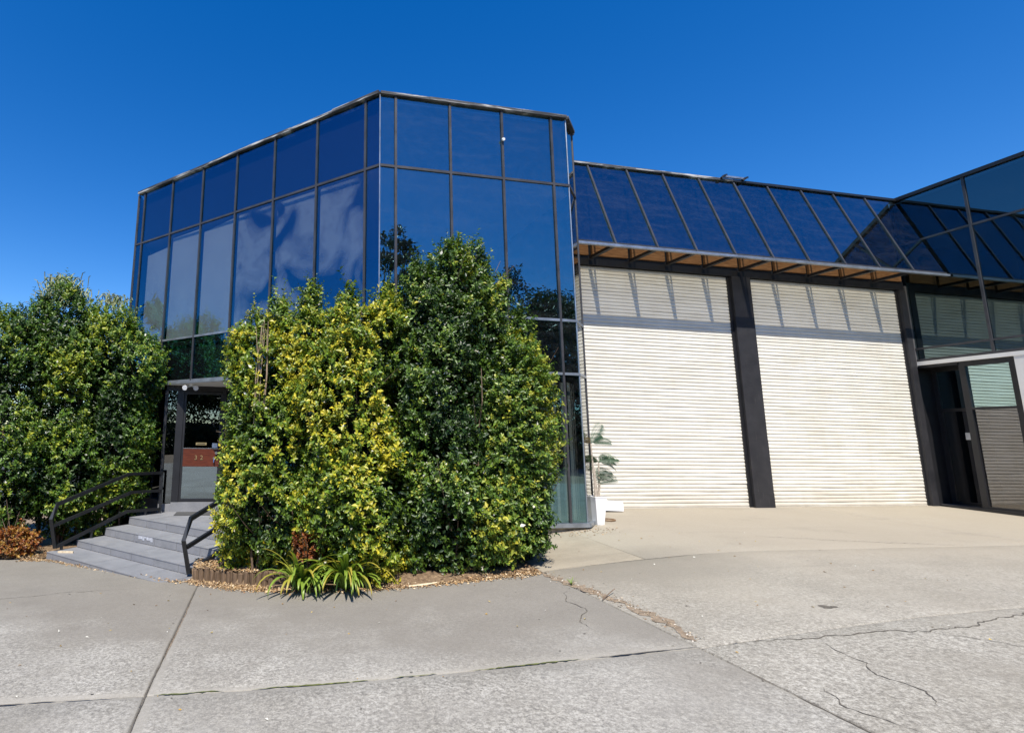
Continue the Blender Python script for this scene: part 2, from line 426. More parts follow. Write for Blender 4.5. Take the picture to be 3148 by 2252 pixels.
def sheet(corners, dz, step=.3, jitter=0., lip=.0, seed=0):
    """a quad on the paving surface, split finely, with an edge lip"""
    rnd = random.Random(seed)
    a, b, c, d = [Vector((*p, 0)) for p in corners]
    nu = max(2, int(max((b - a).length, (c - d).length) / step)); nv = max(2, int(max((d - a).length, (c - b).length) / step))
    m = MB(); us = [i / nu for i in range(nu + 1)]; vs_ = [j / nv for j in range(nv + 1)]
    if lip:
        e = .015 / (b - a).length; us = [0, e] + us[1:-1] + [1 - e, 1]
        e = .015 / (d - a).length; vs_ = [0, e] + vs_[1:-1] + [1 - e, 1]
    nu = len(us) - 1; nv = len(vs_) - 1
    for j, v in enumerate(vs_):
        for i, u in enumerate(us):
            p = (a * (1 - u) + b * u) * (1 - v) + (d * (1 - u) + c * u) * v
            edge = i in (0, nu) or j in (0, nv)
            if jitter and (i in (0, 1, nu - 1, nu) or j in (0, 1, nv - 1, nv)):
                p.x += rnd.uniform(-1, 1) * jitter; p.y += rnd.uniform(-1, 1) * jitter
            z = gz(p.x, p.y) + dz - (lip if edge else 0)
            m.v.append(Vector((p.x, p.y, z)))
    w_ = nu + 1
    for j in range(nv):
        for i in range(nu): m.f.append((j * w_ + i, j * w_ + i + 1, (j + 1) * w_ + i + 1, (j + 1) * w_ + i))
    # skirt
    rim = [i for i in range(w_)] + [j * w_ + nu for j in range(1, nv + 1)] + [nv * w_ + i for i in range(nu - 1, -1, -1)] + [j * w_ for j in range(nv - 1, 0, -1)]
    k = len(m.v)
    for r in rim: m.v.append(m.v[r] - Vector((0, 0, .06)))
    for i in range(len(rim)): m.f.append((rim[i], k + i, k + (i + 1) % len(rim), rim[(i + 1) % len(rim)]))
    return m
fore = sheet([(-16, -14), (24, -14), (24, 18), (-16, 18)], -.03, .5).build('forecourt', 'dirt', None, True)
tag(fore, 'cracked concrete forecourt and driveway in front of the building', 'forecourt', kind='structure')
G = .0065
slabs = [
    ([(-6, 4.32), (-.66 - G, 4.26 + G), (-.6 - G, 8.0), (-6, 12.4)], 'concrete_grey', .35),
    ([(-.66 + G, 4.26 + G), (3.69 - G, 3.95 + G), (3.74 - G, 6.36), (-.6 + G, 8.0)], 'concrete_grey', .3),
    ([(-6, -4), (-.63 - G, -4), (-.66 - G, 4.26 - G), (-6, 4.32 - 2 * G)], 'concrete_grey', .3),
    ([(-.63 + G, -4), (3.5 - G, -4), (3.69 - G, 3.95 - G), (-.66 + G, 4.26 - G)], 'concrete_grey', .3),
    ([(3.5 + G, -4), (12, -4), (12, 4.2), (3.69 + G, 3.93)], 'concrete_drive', .3),
    ([(3.69 + G, 3.935), (12, 4.205), (12, 6.2), (3.74 + G, 6.37 - G)], 'concrete_drive', .3),
    ([(3.74 + G, 6.37 + G), (5.21 - G, 6.3 + G), (5.32 - G, 8.5), (3.8, 8.5)], 'concrete_beige', .3),
    ([(5.21 + G, 6.3 + G), (12, 6.2 + G), (12, 9.75), (5.34 + G, 9.75)], 'concrete_drive', .3),
    ([(12 + .004, -4), (24, -4), (24, 9.75), (12 + .004, 9.75)], 'concrete_drive', .5),
    ([(3.78, 8.51), (5.32, 8.51), (5.33, 9.75), (3.78, 9.75)], 'concrete_beige', .5),
]
for i, (cs, mt, st) in enumerate(slabs):
    o = sheet(cs, 0, st, .004, .006, i).build('slab', mt, fore, True)

def ribbon(pts, width, dz, seed=0, sub=.05, wob=.02):
    rnd = random.Random(seed); m = MB(); P = []
    for a, b in zip(pts, pts[1:]):
        a = Vector((*a, 0)); b = Vector((*b, 0)); n = max(2, int((b - a).length / sub))
        P += [a.lerp(b, i / n) for i in range(n)]
    P.append(Vector((*pts[-1], 0))); off = 0
    for i, p in enumerate(P):
        t = (P[min(i + 1, len(P) - 1)] - P[max(0, i - 1)]).normalized(); n = Vector((-t.y, t.x, 0))
        off = off * .8 + rnd.uniform(-wob, wob); ww = width * rnd.uniform(.35, 1.3) * min(1, 4 * (i + .6) / len(P), 4 * (len(P) - i - .4) / len(P))
        for sgn in (-1, 1):
            q = p + n * (off + sgn * ww / 2); m.v.append(Vector((q.x, q.y, gz(q.x, q.y) + dz)))
    for i in range(len(P) - 1): m.f.append((2 * i, 2 * i + 1, 2 * i + 3, 2 * i + 2))
    return m
cracks = [
    [(3.72, 3.93), (4.2, 3.9), (4.73, 3.86), (5.2, 3.8), (5.72, 3.74), (6.1, 3.76), (6.59, 3.83), (7.18, 3.92), (8.2, 4.05)],
    [(5.72, 3.74), (5.95, 3.55), (6.12, 3.37), (6.5, 3.1)],
    [(4.73, 3.86), (4.6, 3.6), (4.62, 3.4), (4.45, 3.25), (4.5, 3.0), (4.3, 2.8)],
    [(3.6, 5.6), (3.35, 5.3), (3.4, 5.0), (3.1, 4.75), (3.15, 4.5)],
    [(3.95, 3.2), (3.8, 2.95), (3.9, 2.6)],
    [(7.5, 7.2), (8.4, 6.9), (9.6, 6.5), (10.8, 6.2)],
    [(-4.3, 7.4), (-3.2, 7.25), (-2.2, 7.6), (-1.3, 7.7)],
]
for i, c in enumerate(cracks):
    tag(ribbon(c, .009 if i else .012, .004, i, .035, .02).build('crack', 'crack_dark', fore), kind='stuff')
for k, (pts_, wd_) in enumerate([([(-5.5, 4.31), (-.7, 4.262)], .016), ([(3.69, 3.94), (3.60, 2.0), (3.52, -1)], .022), ([(-.60, 7.6), (-.66, 4.27), (-.645, 2.5)], .012), ([(2.75, 4.02), (3.68, 3.955)], .012), ([(3.74, 6.37), (5.2, 6.305), (6.2, 6.29)], .011)]):
    tag(ribbon(pts_, wd_, .0035, 60 + k, .05, .0025).build('joint_line', 'crack_dark', fore), kind='stuff')
m = MB(); rnd = random.Random(17)
spots = [(5.55, 4.39, .045), (5.62, 4.37, .03)] + [(rnd.uniform(-3, 9), rnd.uniform(2.6, 8.5), rnd.uniform(.004, .010)) for _ in range(60)]
for x, y, r in spots:
    if x < 3.7 and y > 6.2: continue
    k = len(m.v); n = 12
    for i in range(n):
        a = 2 * math.pi * i / n; q = r * rnd.uniform(.6, 1.2); px, py = x + q * 1.3 * math.cos(a), y + q * math.sin(a); m.v.append(Vector((px, py, gz(px, py) + .0045)))
    m.f.append(tuple(range(k, k + n)))
tag(m.build('gum_spots', 'crack_dark', fore), kind='stuff')
# sandy rut along the joint between forecourt and driveway
tag(ribbon([(3.72, 6.35), (3.76, 5.8), (3.82, 5.3), (3.86, 4.9)], .13, .004, 31, .05, .02).build('sand_patch', 'dirt', fore), kind='stuff')
tag(ribbon([(3.84, 4.95), (3.86, 4.5), (3.78, 4.05)], .16, .0045, 32, .05, .02).build('sand_patch', 'dirt', fore), kind='stuff')
for k, (a, b, wd) in enumerate([((-.6, 4.262), (-.1, 4.222), .018), ((.1, 4.206), (1.05, 4.139), .02), ((1.15, 4.132), (1.5, 4.107), .014), ((1.75, 4.089), (2.7, 4.022), .017), ((-.6, 7.0), (-.63, 4.9), .012)]):
    tag(ribbon([a, b], wd, .002, 40 + k, .03, .006).build('moss_strip', 'moss' if k < 4 else 'dirt', fore), kind='stuff')

# ------------------------------------------------------------------ office building (mirror glass)
A = (2.03, 8.13); B = (5.65, 8.13); Cc = (6.05, 8.53); Ee = (-3.01, 13.17)
r_ = math.sqrt(.5)
FF = Frame(A, (1, 0)); FL = Frame(A, (r_, -r_)); FC = Frame(B, (r_, r_)); FRt = Frame(Cc, (0, 1))
office = empty('office_building', (1.5, 12, -.1), 'blue mirror-glass two-storey office block with angled corners behind the bushes', 'building')
TZ = (2.49, 3.445, 6.017); TOP = 7.36; SILL = -.08
ROWS = [(SILL + .06, TZ[0]), (TZ[0], TZ[1]), (TZ[1], TZ[2]), (TZ[2], TOP)]
def pane(parent, F, s0, s1, z0, z1, mat, tilt=.0022, d=0.):
    rz = random.uniform(-1, 1) * tilt; rx = random.uniform(-1, 1) * tilt
    m = MB().fbox(F, s0, s1, d - .006, d + .002, z0, z1)
    return m.build('pane', mat, parent, rot=(rx * F.a.x, rx * F.a.y, rz))
def facade(parent, F, edges, rows, glass, mw_=.028, skip=None, mullion_z=None):
    for zi, (z0, z1) in enumerate(rows):
        for ei, (s0, s1) in enumerate(zip(edges, edges[1:])):
            if skip and skip(zi, (s0 + s1) / 2): continue
            pane(parent, F, s0 + .004, s1 - .004, z0 + .012, z1 - .012, glass(zi, ei) if callable(glass) else glass)
FE = [.0, .284, 1.30, 2.31, 3.307, 3.62]
LE = [-7.13, -6.88, -5.765, -4.67, -3.57, -2.48, -1.387, -.294, .0]
def skipL(zi, sm): return zi == 0 and -5.6 < sm < -2.48
facade(office, FF, FE, ROWS, 'glass_blue')
facade(office, FL, LE, ROWS, 'glass_left', skip=skipL)
facade(office, FC, [0, .566], ROWS, 'glass_chamfer')
for e in FE[1:-1]:
    fbox('mullion', 'frame_metal', office, FF, e - .021, e + .021, .004, .026, SILL + .03, TOP)
for e in LE[1:-1]:
    z0 = TZ[0] if e in (-4.67, -3.57) else SILL + .03
    fbox('mullion', 'frame_metal', office, FL, e - .02, e + .02, .004, .026, z0, TOP)
for i, z in enumerate(TZ):
    mt = 'frame_metal' if i == 2 else 'sill_metal'
    fbox('transom', mt, office, FF, .0, 3.62, .003, .022, z - .022, z + .022)
    fbox('transom', mt, office, FL, -7.13, .0, .003, .021, z - .022, z + .022)
    fbox('transom', mt, office, FC, .0, .566, .003, .022, z - .022, z + .022)
fbox('sill', 'sill_metal', office, FF, -.02, 3.63, -.05, .06, SILL, SILL + .065)
fbox('sill', 'sill_metal', office, FC, .0, .566, -.05, .06, SILL + .002, SILL + .063)
fbox('sill', 'sill_metal', office, FL, -2.48, -.02, -.05, .06, SILL + .001, SILL + .064)
for (px, py), nm in ((A, 0), (B, 1)):
    MB().tube([(px, py - .004, SILL + .06), (px, py - .004, TOP)], .012, 6).build('corner_trim', 'sill_metal', office)
MB().tube([(Cc[0], Cc[1], SILL + .06), (Cc[0], Cc[1], TOP)], .02, 6).build('corner_trim', 'frame_metal', office)
MB().tube([(Ee[0], Ee[1], SILL + .06), (Ee[0], Ee[1], TOP)], .02, 6).build('corner_trim', 'frame_metal', office)
# coping in lengths, uneven like the photograph's peeling flashing
def coping(parent, F, s0, s1, n, z0=TOP, z1=TOP + .058, din=-.14, dout=.06):
    for i in range(n):
        a = s0 + (s1 - s0) * i / n; b = s0 + (s1 - s0) * (i + 1) / n; k = random.uniform(-.006, .006)
        fbox('coping', 'peeling_coping', parent, F, a + .002, b - .002, din, dout + k, z0 + .001, z1 + k)
coping(office, FF, 0, 3.62, 4); coping(office, FL, -7.13, 0, 7); coping(office, FC, 0, .566, 1)
coping(office, FRt, 0, 1.2, 1)
# opaque structure
pl_out = [(-2.4, 12.3), A, B, Cc, (6.05, 17.5), (-3.01, 17.5), Ee]
box('side_wall', 'black_paint', office, 5.97, 6.045, 8.62, 17.5, -.4, 7.36)
box('back_wall', 'interior_dark', office, -3.0, 5.95, 17.4, 17.5, -1.2, 7.36)
box('end_wall', 'black_paint', office, -3.06, -2.98, 13.22, 17.38, -1.2, 7.36)
ins = [(-2.80, 13.16), (2.09, 8.27), (5.58, 8.27), (5.93, 8.62), (5.93, 17.38), (-2.80, 17.38)]
MB().prism(ins, 7.28, 7.34).build('roof', 'roof_sheet', office)
MB().prism(ins, TZ[2] + .05, TZ[2] + .10).build('ceiling', 'ceiling_white', office)
MB().prism(ins, TZ[0] + .06, TZ[1] - .03).build('floor_slab', 'interior_dark', office)
ins0 = [(-.52, 10.88), (2.09, 8.27), (5.58, 8.27), (5.93, 8.62), (5.93, 17.38), (-2.80, 17.38), (-2.80, 13.16), (-1.86, 12.22), (-1.62, 12.0), (-.52, 12.0)]
MB().prism([(-.5, 10.95), (2.09, 8.27), (5.58, 8.27), (5.93, 8.62), (5.93, 17.38), (-2.80, 17.38), (-2.80, 13.3), (-1.62, 12.16), (-.5, 12.16)], -.5, -.10).build('floor', 'interior_floor', office)
# dark boards behind the spandrel rows
for zi in (1, 3):
    z0, z1 = ROWS[zi]
    fbox('spandrel_board', 'backing_board', office, FF, .06, 3.56, -.11, -.09, z0 + .04, z1 - .04)
    fbox('spandrel_board', 'backing_board', office, FL, -7.05, -.06, -.11, -.09, z0 + .04, z1 - .04)
    fbox('spandrel_board', 'backing_board', office, FC, .05, .5, -.11, -.09, z0 + .04, z1 - .04)
# partition across the upper room and the ground floor, dim behind the glass
box('partition', 'interior_dark', office, -1.0, 5.9, 13.0, 13.1, -.09, 6.05)
# plinth under the glass
for F, a, b in ((FF, -.02, 3.6), (FC, .0, .53), (FL, -2.48, -.03)):
    fbox('plinth', 'plinth', office, F, a, b, -.12, -.012, -.75, SILL - .002)

# blinds and cloudy pale sheets behind the left face, upper storey
def poly_sheet(name, mat, parent, F, pts, d):
    m = MB(); n = len(pts)
    for a, z in pts: m.v.append(F.p(a, d, z))
    for a, z in pts: m.v.append(F.p(a, d - .003, z))
    m.f.append(tuple(range(n))); m.f.append(tuple(reversed(range(n, 2 * n))))
    m.f += [(i, n + i, n + (i + 1) % n, (i + 1) % n) for i in range(n)]
    return m.build(name, mat, parent)
zb, zt = TZ[1] + .05, TZ[2] - .05
poly_sheet('blind', 'blind_fabric', office, FL, [(-6.68, zb), (-5.80, zb), (-5.80, zt - .22), (-6.68, zt - .30)], -.07)
poly_sheet('blind', 'blind_fabric', office, FL, [(-5.73, zb), (-4.71, zb), (-4.71, zt - .02), (-5.73, zt - .05)], -.07)
poly_sheet('blind', 'blind_fabric', office, FL, [(-4.62, zb), (-3.62, zb), (-3.62, zt - .02), (-4.62, zt - .12)], -.07)
def curve(pts, n=8):
    out = []
    for i in range(len(pts)):
        p0, p1, p2, p3 = pts[i - 1], pts[i], pts[(i + 1) % len(pts)], pts[(i + 2) % len(pts)]
        for k in range(n):
            t = k / n
            out.append(tuple(.5 * ((2 * p1[j]) + (-p0[j] + p2[j]) * t + (2 * p0[j] - 5 * p1[j] + 4 * p2[j] - p3[j]) * t * t + (-p0[j] + 3 * p1[j] - 3 * p2[j] + p3[j]) * t ** 3) for j in (0, 1)))
    return out
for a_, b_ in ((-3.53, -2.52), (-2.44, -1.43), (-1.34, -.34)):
    poly_sheet('pale_sheet', 'cloudy_sheet', office, FL, [(a_, zb), (b_, zb), (b_, zt), (a_, zt)], -.07)
# vertical blind slats behind the ground-floor front glass
for i in range(9):
    a = 2.35 + i * .145 + random.uniform(-.015, .015)
    fbox('blind_slat', 'blind_beige', office, FF, a, a + random.choice((.05, .085, .1)), -.20, -.195, .0, 2.36)
for i in range(3):
    fbox('blind_slat', 'blind_beige', office, FC, .1 + i * .15, .18 + i * .15, -.20, -.195, .0, 2.36)
fbox('desk_panel', 'interior_dark', office, FF, .5, 3.4, -1.2, -1.1, -.09, .9)

# entrance alcove: door wall faces the front, under the overhang
YE = 11.97
MB().prism([(-1.86, 11.99), (.26, 9.87), (.26, 12.1), (-1.86, 12.1)], TZ[0] - .075, TZ[0] - .032).build('soffit', 'white_render', office)
box('alcove_wall', 'black_paint', office, .27, .35, 9.88, 12.05, -.6, TZ[0] - .04)
box('door_head', 'black_paint', office, -1.84, .26, YE, YE + .1, 2.30, TZ[0] - .08)
box('threshold', 'step_tile', office, -1.60, .26, YE - .03, YE + .18, -.6, -.10)
box('threshold', 'step_tile', office, -1.86, -1.603, YE - .02, YE + .18, -.6, -.135)
box('door_post', 'black_paint', office, -1.60, -1.455, YE - .02, YE + .08, -.098, 2.30)
box('door_post', 'black_paint', office, -.62, -.54, YE - .02, YE + .08, -.098, 2.30)
box('door_post', 'black_paint', office, -1.86, -1.80, YE - .02, YE + .08, -.133, 2.30)
box('sidelight', 'glass_door', office, -1.80, -1.60, YE + .02, YE + .03, -.12, 2.30)
box('sidelight', 'glass_door', office, -.54, .26, YE + .02, YE + .03, -.09, 2.30)
fbox('canopy_sill', 'sill_metal', office, FL, -5.55, -2.48, .0, .075, TZ[0] - .07, TZ[0] - .03)
door = MB().box(-1.45, -1.405, YE + .0, YE + .05, -.09, 2.29).box(-.665, -.625, YE, YE + .05, -.09, 2.29).box(-1.405, -.665, YE, YE + .05, -.09, -.03) \
    .box(-1.405, -.665, YE, YE + .05, 2.23, 2.29).build('door', 'black_paint', office)
box('pane', 'glass_door', door, -1.405, -.665, YE + .02, YE + .03, 1.045, 2.23)
box('pane', 'glass_step', door, -1.405, -.665, YE + .02, YE + .03, -.03, .65)
box('timber_panel', 'door_timber', door, -1.405, -.64, YE - .012, YE + .045, .655, 1.035)
box('rail_strip', 'chrome', door, -1.405, -.66, YE - .016, YE + .01, 1.037, 1.052)
MB().tube([(-.70, YE - .02, .95), (-.70, YE - .075, .95)], .03, 12).build('door_knob', 'chrome', door)
MB().tube([(-.74, YE - .014, .83), (-.74, YE - .03, .83)], .03, 12).tube([(-.74, YE - .03, .80), (-.74, YE - .05, .74)], .018, 8).build('door_lock', 'chrome', door)
box('sign_plate', 'brass', door, -1.15, -.92, YE + .006, YE + .017, 1.115, 1.17)
box('sign_line', 'black_paint', door, -1.12, -.95, YE + .003, YE + .005, 1.135, 1.15)
box('sticker', 'paper', door, -.80, -.685, YE + .006, YE + .017, 1.06, 1.16)
for ch, x in (('3', -1.165), ('2', -1.045)):
    cu = bpy.data.curves.new('digit', 'FONT'); cu.body = ch; cu.size = .135; cu.extrude = .005
    ob = bpy.data.objects.new('digit_tmp', cu); C.objects.link(ob); bpy.context.view_layer.update()
    me = bpy.data.meshes.new_from_object(ob.evaluated_get(bpy.context.evaluated_depsgraph_get())); bpy.data.objects.remove(ob)
    me.materials.clear(); o = link('door_number', me, 'brass', door, (x, YE - .018, .80)); o.rotation_euler = (math.pi / 2, 0, 0)
# twin floodlight over the door
fl = empty('security_light', (-1.28, 11.55, 2.36), 'twin white security floodlight over the entrance door', 'light')
MB().tube([(-1.28, 11.6, 2.415), (-1.28, 11.6, 2.37)], .045, 12).build('base', 'white_plastic', fl)
for sx, tx in ((-1, -.10), (1, .09)):
    MB().tube([(-1.28 + sx * .02, 11.6, 2.375), (-1.28 + sx * .07, 11.57, 2.35)], .012, 6).build('arm', 'white_plastic', fl)
    MB().tube([(-1.28 + tx * .9, 11.60, 2.37), (-1.28 + tx * 1.05, 11.52, 2.345), (-1.28 + tx * 1.25, 11.47, 2.325)], [.025, .045, .055], 12).build('lamp_head', 'white_plastic', fl)
# sensor on the front mullion
MB().tube([(4.34, 8.08, 6.76), (4.34, 8.055, 6.755)], [.03, .026], 12).build('sensor', 'white_plastic', office)

# ------------------------------------------------------------------ warehouse with roller doors and sloped glass canopy
wh = empty('warehouse', (10.8, 12, 0), 'warehouse front with two white roller doors under sloped blue glass canopy', 'building')
YD = 9.66
box('wall', 'black_paint', wh, 6.06, 6.44, YD + .0, YD + .12, -.05, 5.09)
box('wall', 'black_paint', wh, 6.06, 15.60, YD - .02, YD + .14, 5.32, 7.35)
box('back_wall', 'interior_dark', wh, 6.06, 15.6, 17.4, 17.5, -1.2, 7.3)
box('roof', 'roof_sheet', wh, 6.06, 15.6, YD + .0, 17.5, 7.36, 7.40)
box('lintel', 'black_paint', wh, 6.06, 15.62, YD - .045, YD + .10, 5.10, 5.30)
def slat_mesh(width, seed, wob):
    rnd = random.Random(seed); prof = [(0, .0), (.006, .0), (.009, .011), (.020, .0145), (.044, .015), (.064, .011), (.0705, .0), (.0765, .0)]
    nx = 14 if wob else 1; m = MB(); ph = [rnd.uniform(0, 6.28) for _ in range(4)]
    for i in range(nx + 1):
        x = width * (i / nx - .5); dz = wob * (math.sin(x * 1.7 + ph[0]) + .6 * math.sin(x * 4.1 + ph[1])); dy = wob * (math.sin(x * 2.3 + ph[2]) + .7 * math.sin(x * 5.3 + ph[3]))
        for z, y in prof: m.v.append(Vector((x, -y + dy, z + dz)))
    k = len(prof)
    for i in range(nx):
        for j in range(k - 1): m.f.append((i * k + j, (i + 1) * k + j, (i + 1) * k + j + 1, i * k + j + 1))
    me = bpy.data.meshes.new('slat'); me.from_pydata(m.v, [], m.f); me.update(); me.materials.append(M('roller_slat')); return me
for di, (x0, x1) in enumerate(((6.44, 10.60), (11.15, 15.425))):
    rd = MB().box(x0, x1, YD + .05, YD + .07, .0, 5.12).build('roller_door', 'roller_slat', wh)
    variants = [slat_mesh(x1 - x0 - .06, di * 20 + k, (.0009, .0015, .0024, .0035)[k % 4]) for k in range(8)]
    for k in range(66):
        lo = k < 22
        me = variants[random.choice((2, 3, 6, 7)) if lo and random.random() < .6 else random.choice((0, 1, 4, 5))]
        o = link('slat', me, None, rd, ((x0 + x1) / 2, YD + .02 + random.uniform(-.001, .001), .012 + k * .0768))
        o.rotation_euler = (0, random.uniform(-1, 1) * (.0006 if lo else .0002), 0)
    for gx in (x0, x1 - .035):
        box('guide', 'black_paint', rd, gx, gx + .035, YD - .02, YD + .045, .0, 5.09)
    box('bottom_rail', 'roller_slat', rd, x0 + .035, x1 - .035, YD - .004, YD + .04, .0, .012)
# columns
for (x0, x1, nm) in ((10.63, 11.125, 0), (15.425, 15.60, 1)):
    col = box('column', 'column_paint', wh, x0, x1, YD - .08, YD + .04, 1.42, 5.09)
    box('cover_plate', 'column_paint', col, x0 - .003, x1 + .003, YD - .0835, YD + .04, .30, 1.4195)
    box('cover_plate', 'column_paint', col, x0 - .005, x1 + .005, YD - .0865, YD + .04, -.02, .2995)
    if nm == 0: box('recess', 'black_paint', wh, 10.602, 10.624, YD - .02, YD + .04, .0, 5.09)
# canopy: sloped panes between mullions
CB = Vector((0, 8.778, 5.215)); CT = Vector((0, 9.52, 7.36)); cs = (CT - CB); CL = cs.length; cs.normalize(); cn = Vector((0, -cs.z, cs.y))
class Slope:
    a = Vector((1, 0, 0)); n = cn
    def p(s, a, d, t): return CB + cs * t + cn * d + Vector((a, 0, 0))
SL = Slope()
CX = [6.07, 7.085, 8.05, 8.975, 9.917, 10.866, 11.80, 12.76, 13.70, 14.65, 15.58]
can = empty('glass_canopy', (10.8, 9.2, 5.2)); can.parent = wh; can.location = WORLD_LOC[can.name] - WORLD_LOC[wh.name]
for a, b in zip(CX, CX[1:]):
    m = MB().fbox(SL, a + .004, b - .004, -.006, .002, .02, CL - .01)
    m.build('pane', 'glass_canopy', can, rot=(random.uniform(-1, 1) * .0015, random.uniform(-1, 1) * .0015, 0))
for i, a in enumerate(CX[1:-1]):
    MB().fbox(SL, a - .02, a + .02, .004, .022, .0, CL).build('mullion', 'frame_metal', can)
    box('bracket', 'black_paint', can, a - .04, a + .04, 8.80, YD - .09, 5.215, 5.275)
    box('board', 'brown_board', can, CX[i] + .05, a - .05, YD - .085, YD - .03, 5.305, 5.60)
box('board', 'brown_board', can, CX[-2] + .05, CX[-1] - .05, YD - .085, YD - .03, 5.305, 5.60)
box('bottom_channel', 'sill_metal', can, 6.06, 15.62, 8.735, 8.79, 5.19, 5.235)
box('bottom_trim', 'frame_metal', can, 6.06, 15.62, 8.791, 8.83, 5.20, 5.29)
SLT = Slope()
for i in range(10):
    a = 6.07 + i * .955; k = random.uniform(-.006, .006)
    box('coping', 'peeling_coping' if i < 5 else 'black_paint', can, a + .002, a + .953, 9.48 + k, 9.66, 7.361, 7.415 + k)
# small bracket frame on top of the canopy
rb = empty('roof_bracket', (10.85, 9.5, 7.43), 'small dark steel bracket frame fixed on top of the canopy edge', 'bracket')
for x in (10.55, 11.13):
    MB().tube([(x - .05, 9.46, 7.40), (x + .02, 9.44, 7.455), (x + .17, 9.52, 7.53)], .022, square=True).build('arm', 'black_paint', rb)
box('tray', 'sill_metal', rb, 10.58, 11.12, 9.45, 9.50, 7.432, 7.475)

# ------------------------------------------------------------------ right wing
rw = empty('right_wing', (15.9, 7, 0), 'dark mirror-glass wing at the right, at a right angle to the roller doors', 'building')
FR = Frame((15.66, 9.66), (0, -1))
RE = [.0, 1.38, 2.76, 4.14, 5.52, 6.9]
RZ = [3.36, 3.63, 6.235, 7.36]
for a, b in zip(RE, RE[1:]):
    for z0, z1 in zip(RZ, RZ[1:]):
        pane(rw, FR, a + .004, b - .004, z0 + .012, z1 - .012, 'glass_right', .0012)
for e in RE[1:]:
    fbox('mullion', 'frame_metal', rw, FR, e - .022, e + .022, .004, .03, 3.33, 7.36)
for z in RZ[:3]:
    fbox('transom', 'frame_metal', rw, FR, .0, 6.9, .003, .025, z - .022, z + .022)
fbox('coping', 'black_paint', rw, FR, .0, 6.9, -.14, .06, 7.361, 7.44)
fbox('corner_post', 'metal_post', rw, FR, .0, .07, -.04, .05, 3.2, 5.2)
fbox('spandrel_board', 'backing_board', rw, FR, .05, 6.85, -.14, -.12, 6.28, 7.30)
fbox('spandrel_board', 'backing_board', rw, FR, .05, 6.85, -.14, -.12, 3.40, 3.60)
fbox('floor_slab', 'interior_dark', rw, FR, .02, 6.9, -4, -.15, 3.28, 3.5)
fbox('ceiling', 'ceiling_white', rw, FR, .02, 6.9, -4, -.15, 6.28, 6.34)
fbox('interior_wall', 'interior_dark', rw, FR, .0, 6.9, -4.1, -4.0, -.3, 7.3)
fbox('roof', 'roof_sheet', rw, FR, -.1, 6.9, -4.1, -.15, 7.32, 7.36)
fbox('end_wall', 'white_render', rw, FR, 6.91, 7.0, -4.1, .05, -.5, 7.36)
fbox('side_wall', 'interior_dark', rw, FR, -.12, -.04, -4.1, -.1, -.3, 7.3)
fbox('soffit_band', 'white_render', rw, FR, .0, 6.9, -.12, .03, 3.235, 3.325)
# ground-floor shopfront
sf = empty('shopfront', (15.6, 8.85, 0)); sf.parent = rw; sf.location = WORLD_LOC[sf.name] - WORLD_LOC[rw.name]
for s0, s1, z0, z1, dd in ((.0, .08, .03, 3.23, -.45), (.76, .86, .03, 3.23, 0), (1.55, 1.64, -.1, 3.23, 0), (.08, .76, 3.10, 3.23, -.45), (.86, 1.55, 3.12, 3.23, 0),
                       (.08, .76, 2.15, 2.22, -.45), (.86, 1.55, 2.155, 2.205, 0), (.08, .76, .03, .10, -.45), (.86, 1.55, .03, .08, 0), (.76, .86, .03, 3.23, -.45)):
    fbox('frame', 'black_paint', sf, FR, s0, s1, dd - .10, dd - .02, z0, z1)
fbox('reveal', 'black_paint', sf, FR, .765, .855, -.468, -.102, .03, 3.23)
fbox('reveal', 'black_paint', sf, FR, .0, .76, -.47, .0, 3.17, 3.23)
fbox('reveal', 'black_paint', sf, FR, -.03, .0, -.47, .0, .0, 3.23)
pane(sf, FR, .08, .76, 2.22, 3.10, 'glass_right', .001, -.52)
pane(sf, FR, .86, 1.55, 2.205, 3.12, 'glass_teal', .001, -.07)
pane(sf, FR, .08, .76, .10, 2.15, 'glass_grey', .001, -.52)
pane(sf, FR, .86, 1.55, .08, 2.155, 'glass_grey', .001, -.07)
fbox('entry_floor', 'metal_post', sf, FR, .0, .76, -.55, -.12, -.1, .03)
fbox('base_step', 'black_paint', sf, FR, .0, 1.66, -.12, .04, -.25, .03)
fbox('pilaster', 'white_render', rw, FR, 1.66, 2.3, -.2, .02, -.3, 3.234)
fbox('lower_wall', 'white_render', rw, FR, 2.301, 6.9, -.2, -.06, -.5, 3.234)
fbox('interior_floor', 'interior_floor', rw, FR, .0, 6.9, -4, -.13, -.2, .02)
fbox('notice', 'paper', sf, FR, .40, .50, -.516, -.513, 1.50, 1.66)
MB().tube([FR.p(.05, .06, 3.2), FR.p(.05, .06, 3.26)], .03, 10).build('sensor', 'sill_metal', rw)

